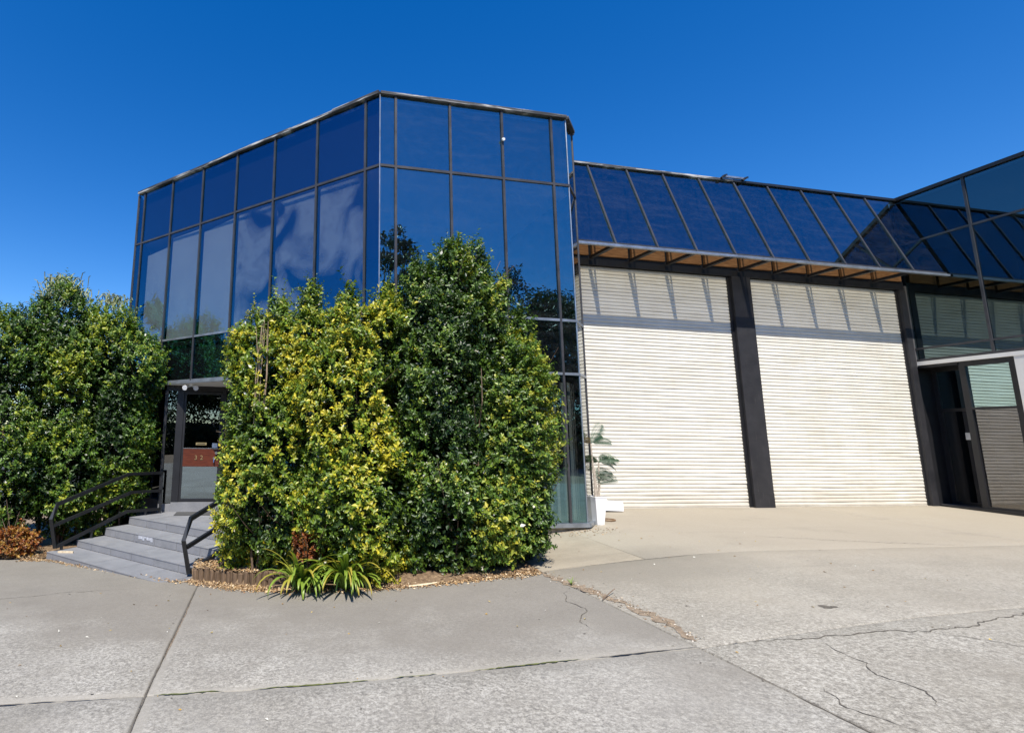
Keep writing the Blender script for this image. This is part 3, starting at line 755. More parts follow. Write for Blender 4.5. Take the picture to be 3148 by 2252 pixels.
# ------------------------------------------------------------------ entrance steps (u runs up the flight, v across it to the left)
def UV(u, v, z=0): return Vector(((u - v) * r_, (u + v) * r_, z))
V0, V1 = 6.02, 9.62
NOSE = [(4.83, -.712), (5.352, -.590), (5.888, -.445), (6.38, -.300)]
steps = MB()
def ubox(m, u0, u1, v0, v1, z0, z1):
    return m.hexa([UV(u0, v0, z0), UV(u1, v0, z0), UV(u1, v1, z0), UV(u0, v1, z0), UV(u0, v0, z1), UV(u1, v0, z1), UV(u1, v1, z1), UV(u0, v1, z1)])
st = empty('entrance_steps', UV(5.4, 7.8, -.85), 'grey tiled entrance steps leading up to the glass door', 'steps')
for i, (u, z) in enumerate(NOSE):
    ue = NOSE[i + 1][0] + .03 if i < 3 else 8.3
    ubox(MB(), u + .012, ue, V0 + .004, V1 - .004, -1.0, z - .012).build('core', 'grout', st)
    zl = NOSE[i - 1][1] if i else -.98
    off = (.0, .28, .12, .37)[i]
    v = V1 + .0
    cuts = [V1]; c = V1 - .22 - off
    while c > V0 + .1: cuts.append(c); c -= .6
    cuts.append(V0)
    for a, b in zip(cuts, cuts[1:]):
        dz = random.uniform(-.0015, .0015)
        ubox(MB(), u, u + .012, b + .0045, a - .0045, zl + .008, z - .0125).build('riser_tile', 'step_tile', st)
        ub = u - .008
        while ub < (NOSE[i + 1][0] - .01 if i < 3 else 8.0):
            un = min(ub + .56 if i == 3 else 9, NOSE[i + 1][0] - .001 if i < 3 else 8.2)
            ubox(MB(), ub + .002, un - .004, b + .003, a - .003, z - .012, z + dz).build('tread_tile', 'step_tile', st)
            ub = un
# white spill of paint on the third riser
sp = MB(); rnd = random.Random(4)
for k in range(7):
    v = 8.52 - k * .06; ln = rnd.uniform(.05, .12) if k != 3 else .03
    ubox(sp, 5.883, 5.886, v - .032, v + .03, -.462 - ln * .9, -.46)
sp.build('paint_spill', 'pale_stain', st)
mt_ = MB().hexa([(-1.45, 11.38, -.298), (-.62, 11.38, -.298), (-.62, 11.86, -.298), (-1.45, 11.86, -.298), (-1.45, 11.38, -.288), (-.62, 11.38, -.288), (-.62, 11.86, -.288), (-1.45, 11.86, -.288)])
tag(mt_.build('door_mat', 'door_mat'), 'dark rectangular mat on the landing before the door', 'mat')
p = UV(4.97, 9.28, -.711)
s_ = MB().tube([p + Vector((-.12, .03, .014)), p + Vector((.14, -.02, .014))], .014, square=True).build('timber_offcut', 'timber_stick')
tag(s_, 'short pale timber offcut lying on the lowest step', 'offcut')

# ------------------------------------------------------------------ handrails
def rail(name, label, v, dz, umax, ends):
    t = empty(name, UV(5, v, -.7), label, 'handrail', 'black steel handrails of the entrance steps')
    R_ = .028
    P = lambda u, z: UV(u, v, z)
    if ends:
        top = [P(4.95, -.665), P(4.83, -.16), P(4.92, .085), P(6.27, .54), P(7.05, .53)]
        mid = [P(4.87, -.28), P(6.37, .18), P(7.05, .162)]
        low = [P(4.955, -.65), P(6.30, -.183), P(7.05, -.215)]
        MB().tube([P(7.06, -.30), P(7.06, .555)], .024, square=True).build('post', 'rail_paint', t)
        stubs = [(5.06, -.712, -.60), (5.6, -.59, -.42), (6.72, -.30, -.20)]
    else:
        top = [P(5.29, -.665), P(5.16, -.186), P(5.27, .11), P(6.62, .62), P(7.4, .61)]
        mid = [P(5.22, -.29), P(6.68, .22), P(7.4, .21)]
        low = [P(5.30, -.65), P(6.65, -.185), P(7.4, -.2)]
        stubs = [(5.5, -.592, -.57), (5.95, -.446, -.42), (6.5, -.30, -.23)]
    MB().tube(top, R_, square=True).build('top_rail', 'rail_paint', t)
    MB().tube(mid, R_ * .95, square=True).build('middle_rail', 'rail_paint', t)
    MB().tube(low, R_ * .95, square=True).build('bottom_rail', 'rail_paint', t)
    for u, z0, z1 in stubs:
        MB().tube([P(u, z0), P(u, z1)], .02, square=True).build('foot', 'rail_paint', t)
rail('handrail', 'black steel handrail on the left of the steps, against the hedge', 9.58, 0, 7, True)
rail('handrail', 'black steel handrail on the right of the steps, running into the yellow-green bush', 6.40, 0, 7, False)

# ------------------------------------------------------------------ foliage
_K = RNG.normal(size=(14, 3)); _P = RNG.uniform(0, 6.28, 14)
def nz(p, f):
    return np.sin((p @ _K.T) * f + _P).sum(-1) / 5.3
def unit(v): return v / (np.linalg.norm(v, axis=-1, keepdims=True) + 1e-9)
def leaf_mesh(name, pos, d, nrm, L, W, col, fold=.25):
    """one folded two-triangle leaf per row"""
    d = unit(d); s = unit(np.cross(d, nrm)); n = np.cross(s, d)
    N = len(pos); L = np.broadcast_to(np.asarray(L).reshape(-1, 1), (N, 1)); W = np.broadcast_to(np.asarray(W).reshape(-1, 1), (N, 1))
    mid = pos + d * L * .45
    V = np.stack([pos, mid + s * W * .5 + n * W * fold, pos + d * L - n * L * .12, mid - s * W * .5 + n * W * fold], 1).reshape(-1, 3)
    i = np.arange(N)[:, None] * 4
    T = np.concatenate([i + [0, 2, 1], i + [0, 3, 2]], 1).reshape(-1, 3)
    return raw_mesh(name, V, T, np.repeat(col, 4, 0))
def sample_shell(blobs, n, rng, depth, lump=.12):
    b = np.array(blobs); c = b[:, :3]; r = b[:, 3:]
    area = (r[:, 0] * r[:, 2] + r[:, 1] * r[:, 2] + r[:, 0] * r[:, 1]); k = rng.choice(len(b), n, p=area / area.sum())
    d = unit(rng.normal(size=(n, 3)))
    q = c[k] + r[k] * d
    rad = 1 + lump * nz(q, 2.4) + lump * 1.1 * nz(q, 5.4) + lump * .5 * nz(q, 11.)
    rad = rad - depth * rng.random(n) ** 1.4
    p = c[k] + r[k] * d * rad[:, None]
    nr = unit(d / r[k])
    inside = np.zeros(n, bool)
    for j in range(len(b)):
        e = np.linalg.norm((p - c[j]) / r[j], axis=1); inside |= (e < .72 - depth * .25) & (k != j)
    return p[~inside], nr[~inside]
def shrub(name, label, cat, blobs, n, seed, base, palette, size=.05, group=None, clip=None, yellow=.4, ygrad=0., gap=.15, inner=.3, stems=8, flowers=0., stem_mat='bark', shoots=110):
    rng = np.random.default_rng(seed)
    t = empty(name, base, label, cat, group); base = np.array(base)
    p, nr = sample_shell(blobs, int(n * 1.9), rng, .24, .19)
    keep = .75 * nz(p, 4.6) + .6 * nz(p, 9.) > -.62 + gap + rng.normal(size=len(p)) * .2
    p, nr = p[keep], nr[keep]
    if clip is not None: k = clip(p); p, nr = p[k], nr[k]
    k = p[:, 2] > base[2] + .06; p, nr = p[k], nr[k]
    S = len(p); m = 13
    ax = unit(nr * .8 + np.array([0, 0, .75]) + rng.normal(size=(S, 3)) * .45)
    ln = rng.uniform(.09, .2, S) * size / .05
    # shoots standing out of the top
    tp = np.argsort(-p[:, 2] + rng.normal(size=S) * .25)[:shoots]
    ax[tp] = unit(np.array([0, 0, 1.]) + rng.normal(size=(len(tp), 3)) * .22); ln[tp] *= rng.uniform(1.2, 2.2, len(tp))
    tt = (np.arange(m) + .5) / m
    ph = np.arange(m) * 2.4
    ref = unit(np.cross(ax, rng.normal(size=(S, 3)))); rf2 = np.cross(ax, ref)
    radial = ref[:, None] * np.cos(ph)[None, :, None] + rf2[:, None] * np.sin(ph)[None, :, None]
    pos = p[:, None] + ax[:, None] * (ln[:, None] * tt)[..., None]
    d = radial * .9 + ax[:, None] * .55 + rng.normal(size=(S, m, 3)) * .25
    nm = ax[:, None] * .5 + nr[:, None] * .45 + np.array([0, -.3, .4]) + rng.normal(size=(S, m, 3)) * .35
    # colour: patches of yellow new growth over dark green
    yl = np.clip(yellow + ygrad * (2.4 - p[:, 0]) + .28 * nz(p, 2.3) + .34 * nz(p, 5.5) + rng.normal(size=S) * .18, 0, 1)
    yl = yl[:, None] * (.55 + .45 * tt)[None] + rng.normal(size=(S, m)) * .12
    yl = np.clip(yl, 0, 1)[..., None]
    dk, gr, ye = (np.array(c) for c in palette)
    col = np.where(yl < .5, dk + (gr - dk) * yl * 2, gr + (ye - gr) * (yl * 2 - 1)) * rng.uniform(.75, 1.25, (S, m, 1))
    L = size * rng.uniform(.5, 1.35, (S, m)) * rng.uniform(.8, 1.2, (S, 1)); W = L * rng.uniform(.45, .68, (S, m))
    if flowers:
        fl_ = rng.random((S, m)) < flowers; col[fl_] = (.75, .72, .6)
    me = leaf_mesh('foliage', (pos - base).reshape(-1, 3), d.reshape(-1, 3), nm.reshape(-1, 3), L.ravel(), W.ravel(), col.reshape(-1, 3))
    tag(link('foliage', me, 'leaf', t, base), kind='stuff')
    # dark inner leaves that close the mass
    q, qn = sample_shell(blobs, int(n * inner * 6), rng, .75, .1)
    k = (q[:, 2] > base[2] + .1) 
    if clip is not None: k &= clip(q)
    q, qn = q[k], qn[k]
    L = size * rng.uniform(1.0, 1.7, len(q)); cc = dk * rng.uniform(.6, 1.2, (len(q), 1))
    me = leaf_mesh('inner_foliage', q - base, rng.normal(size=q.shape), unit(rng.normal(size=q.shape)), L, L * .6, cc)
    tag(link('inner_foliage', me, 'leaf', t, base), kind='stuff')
    b = np.array(blobs); mbs = MB(); rnd = random.Random(seed)
    for i in range(stems):
        bl = b[rnd.randrange(len(b))]
        e = bl[:3] + bl[3:] * np.array([rnd.uniform(-.6, .6), rnd.uniform(-.8, .3), rnd.uniform(.2, .8)])
        s0 = np.array([e[0] * .5 + base[0] * .5 + rnd.uniform(-.2, .2), e[1] * .3 + base[1] * .7 + rnd.uniform(-.15, .1), base[2] - .05])
        pts = []
        for k in range(7):
            f = k / 6; q = s0 * (1 - f) + e * f; pts.append((q[0] + rnd.uniform(-.06, .06), q[1] + rnd.uniform(-.06, .06), q[2]))
        mbs.tube(pts, [.022 * (1 - .75 * k / 6) for k in range(7)], 5)
        for k in range(3):
            a = Vector(pts[rnd.randrange(2, 6)]); dv = Vector((rnd.uniform(-.5, .5), rnd.uniform(-.6, .2), rnd.uniform(.2, .7)))
            mbs.tube([a, a + dv * .5, a + dv + Vector((0, 0, .08))], [.008, .006, .003], 4)
    mbs.build('stems', stem_mat, t)
    return t

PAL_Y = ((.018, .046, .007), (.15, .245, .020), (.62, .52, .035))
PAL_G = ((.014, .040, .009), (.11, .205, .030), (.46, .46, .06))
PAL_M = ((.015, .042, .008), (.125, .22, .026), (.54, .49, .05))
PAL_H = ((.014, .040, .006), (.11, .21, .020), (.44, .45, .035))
def clip_c(p): return ((p[:, 0] + p[:, 1] < 10.02) | (p[:, 0] > 2.0)) & ((p[:, 0] < 2.0) | (p[:, 1] < 8.03)) & ~((p[:, 0] < -.12) & (p[:, 2] < .05) & ((p[:, 1] - p[:, 0]) * r_ > 6.25))
GRP = 'clipped bushes in front of the office glass'
shrub('hedge_shrub', 'yellow-green leafy bush beside the right handrail, dry twigs at its left edge', 'bush',
      [(.42, 7.95, 1.0, .68, .72, 1.72), (.12, 7.95, 2.35, .40, .46, .62), (.78, 7.75, 2.65, .38, .46, .72), (.08, 7.98, .5, .44, .5, 1.05), (.55, 7.7, .2, .6, .6, .7), (.05, 7.95, 1.6, .34, .42, .8), (.84, 7.7, 3.3, .15, .2, .36), (.40, 7.8, 3.05, .13, .18, .30), (.02, 7.9, 2.8, .14, .18, .34), (-.2, 7.9, 2.4, .13, .18, .4)],
      4300, 1, (.45, 7.9, gz(.45, 7.9)), PAL_Y, .057, GRP, clip_c, .58, .0, .12, flowers=.004)
shrub('hedge_shrub', 'yellowish-green bush in the middle, between the left bush and the tallest one', 'bush',
      [(1.42, 7.45, 1.2, .66, .70, 1.8), (1.36, 7.5, 2.65, .36, .42, .66), (1.97, 7.4, 2.55, .40, .44, .74), (1.6, 7.2, .35, .72, .65, .85), (1.40, 7.5, 3.2, .13, .18, .3), (2.02, 7.45, 3.2, .15, .18, .32), (1.7, 7.4, 2.9, .12, .16, .3)],
      4000, 2, (1.5, 7.4, gz(1.5, 7.4)), PAL_Y, .057, GRP, clip_c, .52, .0, .14, flowers=.004)
shrub('hedge_shrub', 'tallest bush, dark green, in front of the office front glass', 'bush',
      [(2.75, 7.22, 1.5, .72, .70, 1.95), (2.5, 7.35, 3.05, .36, .42, .72), (3.05, 7.38, 3.2, .48, .46, .86), (3.45, 7.42, 2.95, .34, .40, .76), (2.75, 6.98, .25, .72, .6, .8), (3.42, 7.4, 3.92, .15, .2, .46), (3.05, 7.4, 3.95, .17, .2, .36), (2.40, 7.4, 3.68, .14, .18, .38), (3.78, 7.45, 3.5, .13, .16, .36)],
      4700, 3, (2.8, 7.3, gz(2.8, 7.3)), PAL_M, .054, GRP, clip_c, .36, .10, .10, flowers=.008)
shrub('hedge_shrub', 'lower bush at the right end of the row, beside the white potted palm', 'bush',
      [(3.66, 7.12, 1.15, .54, .68, 1.6), (3.88, 7.38, 2.3, .31, .40, .80), (4.06, 7.36, 1.95, .24, .36, .62), (3.60, 6.98, .2, .54, .56, .66), (3.88, 7.2, .5, .34, .46, .80), (4.16, 7.42, 2.95, .12, .15, .32), (4.28, 7.42, 2.45, .11, .15, .34)],
      4000, 4, (4.0, 7.2, gz(4.0, 7.2)), PAL_M, .055, GRP, clip_c, .46, .02, .12, flowers=.006)
def clip_h(p):
    v = (p[:, 1] - p[:, 0]) * r_
    return (p[:, 0] + p[:, 1] < 9.98) & ((v > 9.72) | (p[:, 2] > .75))
GRH = 'tall hedge bushes left of the steps'
shrub('hedge_shrub', 'tall green hedge bush behind the left handrail, touching the glass office', 'bush',
      [(-2.95, 12.05, 1.3, .75, .7, 2.15), (-2.52, 11.8, 2.55, .62, .6, .95), (-3.05, 11.85, 3.0, .55, .6, .86), (-2.75, 11.75, 1.3, .6, .6, 1.3)],
      4200, 5, (-2.95, 12.05, -.86), PAL_H, .06, GRH, clip_h, .42, 0, .12, flowers=.004)
shrub('hedge_shrub', 'tallest of the left hedge bushes, with pale feathery growth rising behind', 'bush',
      [(-3.75, 11.65, 1.3, .78, .7, 2.3), (-3.95, 11.5, 3.3, .5, .55, .92), (-3.45, 11.6, 2.95, .5, .55, .9), (-3.55, 11.35, .5, .6, .5, 1.2)],
      4200, 6, (-3.75, 11.65, -.86), PAL_H, .06, GRH, clip_h, .36, 0, .12, flowers=.006)
shrub('hedge_shrub', 'green hedge bush at the left edge, behind the small red-leaved shrub', 'bush',
      [(-4.6, 11.25, 1.2, .8, .7, 2.25), (-4.85, 11.3, 2.75, .66, .66, .85), (-5.6, 11.2, 1.4, .9, .8, 2.3), (-5.5, 11.3, 2.9, .7, .7, .85), (-4.5, 10.95, .3, .7, .5, .9), (-4.4, 11.3, 3.0, .4, .5, .8)],
      5200, 7, (-4.9, 11.25, -.86), PAL_H, .06, GRH, clip_h, .40, 0, .12, flowers=.004)
# feathery pale growth behind the hedge
ft = empty('feathery_shrub', (-4.5, 12.9, -.9), 'pale feathery wisps rising above the left hedge', 'shrub')
m = MB(); rnd = random.Random(5)
MB().tube([(-4.5, 12.9, -.95), (-4.45, 12.9, 1.5), (-4.5, 12.85, 3.6)], [.05, .035, .015], 6).build('stem', 'bark', ft)
for k in range(520):
    cx = rnd.choice((-4.65, -4.55, -4.3, -4.1, -3.3)); x = cx + rnd.gauss(0, .16); z = 4.15 + rnd.random() * (.72 if cx < -4.2 else .35)
    dx = rnd.uniform(-.18, .18); h = rnd.uniform(.1, .3)
    m.tube([(x, 12.8 + rnd.uniform(-.2, .2), z), (x + dx * .5, 12.8, z + h * .8), (x + dx, 12.78, z + h * .9)], [.009, .013, .007], 3, cap=False)
tag(m.build('plumes', 'plume', ft), kind='stuff')

# dry bare twigs at the left edge of the yellow bush
tw = empty('dry_twigs', (-.05, 8.25, gz(0, 8.2)), 'bare brown dry twigs sticking out of the bush beside the door', 'twigs')
m = MB(); rnd = random.Random(9)
for k in range(46):
    a = Vector((.05 + rnd.uniform(-.05, .1), 8.1 + rnd.uniform(-.1, .1), .55 + rnd.uniform(0, .5)))
    e = Vector((-.12 - rnd.random() * .26, 8.15 + rnd.uniform(-.15, .15), a.z + rnd.uniform(.25, .75)))
    mid = a.lerp(e, .55) + Vector((-.04, 0, -.03))
    m.tube([a, mid, e], [.006, .004, .002], 4)
    for j in range(2):
        q = mid.lerp(e, rnd.random()); m.tube([q, q + Vector((-rnd.random() * .12, 0, rnd.random() * .13))], [.003, .0015], 3)
m.build('twig_bundle', 'pale_twig', tw)
m = MB()
for k in range(7):
    x = .12 + rnd.uniform(-.07, .07)
    m.tube([(x, 7.46, 1.3 + rnd.random()), (x + rnd.uniform(-.05, .05), 7.42, 2.2), (x + rnd.uniform(-.08, .08), 7.5, 2.8 + rnd.random() * .25)], [.008, .006, .003], 4)
m.build('bare_stems', 'pale_twig', tw)

# ------------------------------------------------------------------ garden bed, edging, mulch
bed_front = [(-.78, 7.99), (-.2, 7.42), (.36, 7.07), (1.0, 6.78), (1.72, 6.56), (2.54, 6.41), (3.2, 6.34), (3.70, 6.31)]
bed_back = [(-.62, 8.5), (-.2, 9.0), (.55, 9.2), (1.1, 8.9), (1.72, 8.35), (2.54, 8.06), (3.2, 8.06), (3.85, 8.06)]
m = MB(); nu, nv = 7 * 8, 14; rnd = random.Random(3)
for i in range(nu + 1):
    f = i / 8; k = min(6, int(f)); f -= k
    a = Vector((*bed_front[k], 0)).lerp(Vector((*bed_front[k + 1], 0)), f); b = Vector((*bed_back[k], 0)).lerp(Vector((*bed_back[k + 1], 0)), f)
    for j in range(nv + 1):
        g = j / nv; p = a.lerp(b, g)
        raise_ = .004 + .06 * sstep(g * 5) * (1 if i < 40 else .4)
        if p.x < .75: ly = 8.06 - (p.x + .66) * .6875; raise_ = .006 + .15 * sstep((p.y - ly + .0) / .1)
        m.v.append(Vector((p.x + rnd.uniform(-.02, .02), p.y + rnd.uniform(-.02, .02), gz(p.x, p.y) + raise_ + rnd.uniform(-.008, .012) * (j > 0))))
for i in range(nu):
    for j in range(nv): m.f.append((i * (nv + 1) + j, (i + 1) * (nv + 1) + j, (i + 1) * (nv + 1) + j + 1, i * (nv + 1) + j + 1))
bed = m.build('garden_bed', 'mulch'); tag(bed, 'mulched garden bed under the central bushes', 'garden bed', kind='structure')
m = MB()
pts = [(-6, 10.1), (-4.3, 10.22), (-3.42, 10.2), (-3.3, 10.4), (-2.0, 12.0), (-3, 13), (-6, 13)]
k = len(m.v)
for x, y in pts: m.v.append(Vector((x, y, gz(x, y) + .02)))
m.f.append(tuple(range(len(pts))))
tag(m.build('garden_bed', 'mulch'), 'strip of dry mulch under the left hedge', 'garden bed', kind='structure')
def chips(name, pts_fn, n, seed, label, pal, size=(.02, .05), lift=.008):
    rng = np.random.default_rng(seed); P = np.array([pts_fn(rng) for _ in range(n)])
    d = rng.normal(size=(n, 3)); d[:, 2] *= .25; nm = rng.normal(size=(n, 3)) * .35 + [0, 0, 1]
    c = np.array(pal)[rng.integers(0, len(pal), n)] * rng.uniform(.7, 1.25, (n, 1)); L = rng.uniform(*size, n)
    base = P.mean(0)
    me = leaf_mesh(name, P - base + [0, 0, lift], d, nm, L, L * rng.uniform(.35, .7, n), c, .2)
    o = link(name, me, 'chip', None, base); return tag(o, label, name.replace('_', ' '), kind='stuff')
CP = [(.42, .29, .15), (.50, .36, .20), (.30, .19, .10), (.22, .13, .07), (.55, .43, .28), (.36, .22, .10)]
def seg_pts(path, spread, back=0.):
    def f(rng):
        k = rng.integers(0, len(path) - 1); t = rng.random(); a = np.array(path[k]); b = np.array(path[k + 1]); q = a + (b - a) * t
        n = np.array([-(b - a)[1], (b - a)[0]]); n = n / np.linalg.norm(n); o = rng.normal() * spread + back
        q = q + n * o; return (q[0], q[1], gz(q[0], q[1]))
    return f
chips('bark_chips', seg_pts(bed_front, .075, .09), 9000, 1, 'pale bark chips and leaf litter along the front of the garden bed', CP)
def bed_pts(rng):
    x = rng.uniform(-.72, .55); t = rng.random(); y0 = 7.95 - (x + .72) * .68; y = y0 + .1 + t * .75
    return (x, y, gz(x, y) + .172)
chips('bark_chips', bed_pts, 2200, 2, 'thick bark chip mulch behind the log edging beside the handrail', CP)
chips('bark_chips', seg_pts([(-3.75, 10.16), (-3.36, 10.10), (-.8, 7.92)], .045, -.03), 1100, 3, 'line of pale bark chips along the foot of the steps', CP)
chips('bark_chips', lambda rng: (lambda x: (x, 10.25 + rng.random() * .4, gz(x, 10.3) + .03))(rng.uniform(-5, -3.4)), 900, 4, 'bark chips under the left hedge', CP)
chips('leaf_litter', seg_pts([(3.71, 6.33), (3.76, 5.8), (3.83, 5.3), (3.87, 4.9), (3.8, 4.05)], .05), 520, 5, 'dry leaves and grit caught in the joint beside the driveway', [(.42, .33, .22), (.3, .2, .12), (.55, .5, .42)], (.012, .03), .004)
chips('leaf_litter', lambda rng: (lambda x, y: (x, y, gz(x, y)))(rng.uniform(-4, 8), 2.6 + rng.random() ** .6 * 5.), 170, 6, 'scattered fallen leaves on the concrete', [(.4, .25, .06), (.5, .36, .1), (.25, .15, .06), (.6, .58, .5)], (.015, .04), .004)
chips('leaf_litter', lambda rng: (lambda x, y: (x, y, gz(x, y)))(5.55 + rng.normal() * .25, 8.0 + rng.normal() * .16), 160, 8, 'dry litter at the corner of the glass office', CP, (.015, .045), .004)
# log-roll edging
le = empty('log_edging', (-.05, 7.7, gz(0, 7.7)), 'row of short upright brown logs edging the mulch beside the handrail', 'edging')
a = Vector((-.66, 8.06, 0)); b = Vector((.62, 7.18, 0)); n = 17; rnd = random.Random(8)
for i in range(n):
    p = a.lerp(b, i / (n - 1)); g = gz(p.x, p.y); h = .17 + rnd.uniform(-.02, .02); r = .046 + rnd.uniform(-.004, .004)
    MB().tube([(p.x, p.y, g - .05), (p.x, p.y, g + h - .012), (p.x + rnd.uniform(-.006, .006), p.y, g + h)], [r, r, r * .86], 10).build('log', 'edging_log', le)

# ------------------------------------------------------------------ strap-leaved clumps
def strap_leaf(p, ang, ln, lean, w, rnd):
    dv = Vector((math.cos(ang), math.sin(ang), 0)); sd = Vector((-dv.y, dv.x, 0)); V = []; Cc_ = []
    n = 9; q = Vector(p); el = math.radians(84 - lean * 22); yel = rnd.random()
    for i in range(n + 1):
        f = i / n; ww = w * (1 - f ** 3) * (.75 + .5 * f if f < .5 else 1.) * .5
        nrm = (dv * -math.sin(el) + Vector((0, 0, math.cos(el))))
        V += [q + sd * ww + nrm * ww * .35, q, q - sd * ww + nrm * ww * .35]
        base = Vector((.10, .20, .022)).lerp(Vector((.27, .37, .05)), f)
        if yel > .72: base = base.lerp(Vector((.42, .34, .05)), max(0, f * 1.6 - .4))
        Cc_ += [base] * 3
        q = q + (dv * math.cos(el) + Vector((0, 0, math.sin(el)))) * ln / n
        el -= math.radians(lean * 15) * (.35 + 1.1 * f)
        if q.z < gz(q.x, q.y) + .01: q.z = gz(q.x, q.y) + .01
    T = []
    for i in range(n):
        for j in (0, 1):
            k = i * 3 + j; T += [(k, k + 3, k + 4), (k, k + 4, k + 1)]
    return V, T, Cc_
def strap_clump(label, base, n, seed):
    rnd = random.Random(seed); b = Vector(base); t = empty('strap_leaf_plant', b, label, 'plant', 'strap-leaved plants at the front of the bed')
    for i in range(n):
        ang = rnd.uniform(0, 6.283)
        if rnd.random() < .55: ang = -math.pi / 2 + rnd.gauss(0, 1.0)
        p = b + Vector((math.cos(ang), math.sin(ang), 0)) * rnd.uniform(.0, .1)
        V, T, cc = strap_leaf(p, ang, rnd.uniform(.5, .85), rnd.uniform(.6, 1.6), rnd.uniform(.042, .062), rnd)
        me = raw_mesh('leaf', [v - b for v in V], T, [tuple(c) for c in cc], True); link('leaf', me, 'leaf', t, b)
strap_clump('clump of arching green strap leaves by the log edging, the left one', (.72, 7.0, gz(.72, 7.0) + .03), 64, 1)
strap_clump('clump of arching green strap leaves spilling onto the concrete, the right one', (1.28, 6.78, gz(1.28, 6.78) + .03), 76, 2)
PAL_R = ((.10, .02, .008), (.30, .09, .02), (.42, .26, .05))
shrub('red_shrub', 'small red and orange leaved shrub behind the strap-leaved clumps', 'shrub', [(.80, 7.05, -.12, .15, .13, .15), (.74, 7.05, -.02, .09, .09, .09)], 130, 21, (.78, 7.08, gz(.76, 7.3) + .02), PAL_R, .035, None, None, .5, 0, .0, .1, 3, shoots=4)
shrub('red_shrub', 'small orange-red leaved shrub at the left edge by the hedge', 'shrub', [(-4.02, 10.42, -.64, .25, .2, .2), (-3.8, 10.5, -.66, .15, .15, .15)], 190, 22, (-3.95, 10.45, -.84), PAL_R, .042, None, None, .45, 0, .0, .2, 3, shoots=6)
t = empty('grass_tuft', (-4.33, 10.3, -.84), 'tuft of green blades at the far left edge of the bed', 'plant')
rnd = random.Random(3)
for i in range(14):
    b = Vector((-4.33, 10.3, -.84)); V, T, cc = strap_leaf(b, rnd.uniform(0, 6.28), rnd.uniform(.3, .5), rnd.uniform(.2, .9), .03, rnd)
    link('leaf', raw_mesh('leaf', [v - b for v in V], T, [tuple(c) for c in cc], True), 'leaf', t, b)
wd = empty('weed', (3.73, 5.73, gz(3.73, 5.73)), 'small green weed growing in the paving joint', 'weed')
for i in range(9):
    b = Vector((3.73, 5.73, gz(3.73, 5.73))); V, T, cc = strap_leaf(b, rnd.uniform(0, 6.28), rnd.uniform(.06, .13), rnd.uniform(.2, .9), .012, rnd)
    link('leaf', raw_mesh('leaf', [v - b for v in V], T, [tuple(c) for c in cc], True), 'leaf', wd, b)

# ------------------------------------------------------------------ potted palm
pc = Vector((6.02, 8.36, gz(6.0, 8.36)))
pot = empty('potted_palm', pc, 'palm with feathery fronds in a tall tapered white pot by the roller door', 'potted palm')
def ringsq(h, c, z): return [(c.x - h, c.y - h, z), (c.x + h, c.y - h, z), (c.x + h, c.y + h, z), (c.x - h, c.y + h, z)]
z0 = pc.z
m = MB(); lv = [(.066, 0), (.110, .455), (.115, .46), (.115, .475), (.098, .475), (.092, .42)]
for h, z in lv: m.v += [Vector(q) for q in ringsq(h, pc, z0 + z)]
m.f.append((3, 2, 1, 0))
for i in range(len(lv) - 1):
    for j in range(4): m.f.append((i * 4 + j, i * 4 + (j + 1) % 4, i * 4 + 4 + (j + 1) % 4, i * 4 + 4 + j))
k = (len(lv) - 1) * 4; m.f.append((k, k + 1, k + 2, k + 3))
potm = m.build('pot', 'white_plastic', pot)
MB().box(pc.x - .09, pc.x + .09, pc.y - .09, pc.y + .09, z0 + .415, z0 + .43).build('soil', 'mulch', potm)
rnd = random.Random(12)
tops = []
for sx, h, ln in ((-.03, .95, -.03), (.03, .62, .05), (-.01, .5, .0)):
    b = pc + Vector((sx, 0, .43)); e = b + Vector((ln, rnd.uniform(-.02, .02), h)); tops.append((b, e))
    MB().tube([b, b.lerp(e, .35) + Vector((.012, 0, 0)), b.lerp(e, .7), e], [.02, .018, .015, .011], 8).build('stem', 'palm_stem', pot)
def frond(base, ang, ln, el0, droop, dry):
    dv = Vector((math.cos(ang), math.sin(ang), 0)); el = el0; q = Vector(base); pts = [q.copy()]; n = 12
    for i in range(n):
        q = q + (dv * math.cos(el) + Vector((0, 0, math.sin(el)))) * ln / n; el -= droop / n; pts.append(q.copy())
    m = MB().tube(pts, [.005 * (1 - .7 * i / n) for i in range(n + 1)], 4)
    sd = Vector((-dv.y, dv.x, 0)); V = [tuple(v) for v in m.v]; T = []
    for f in m.f:
        for j in range(1, len(f) - 1): T.append((f[0], f[j], f[j + 1]))
    for i in range(2, n + 1):
        for hh in (0., .5):
            p = pts[i - 1].lerp(pts[i], hh); t = (pts[i] - pts[i - 1]).normalized()
            L = ln * .36 * math.sin(math.pi * min(1, (i + hh) / (n + 1.2))) ** .6 + .02
            for s in (-1, 1):
                d = (sd * s * .55 + Vector((0, 0, s * .5)) + t * .6 + Vector((0, 0, -.1))).normalized(); e = p + d * L; ww = t * .004; k = len(V)
                mid = p + d * L * .5 + Vector((0, 0, .008)); V += [tuple(p - ww * .5), tuple(mid - ww), tuple(e), tuple(mid + ww)]; T += [(k, k + 1, k + 2), (k, k + 2, k + 3)]
    c = (.30, .24, .14) if dry else (rnd.uniform(.05, .085), rnd.uniform(.10, .15), rnd.uniform(.055, .08))
    return V, T, [c] * len(V)
spec = [(1, .1, .42, 1.2, .5, 0), (1, .3, .36, .85, .9, 0), (1, 2.8, .22, 1.2, .7, 1), (1, -.4, .34, .5, 1.0, 0), (1, 3.4, .2, .8, 1., 1)]
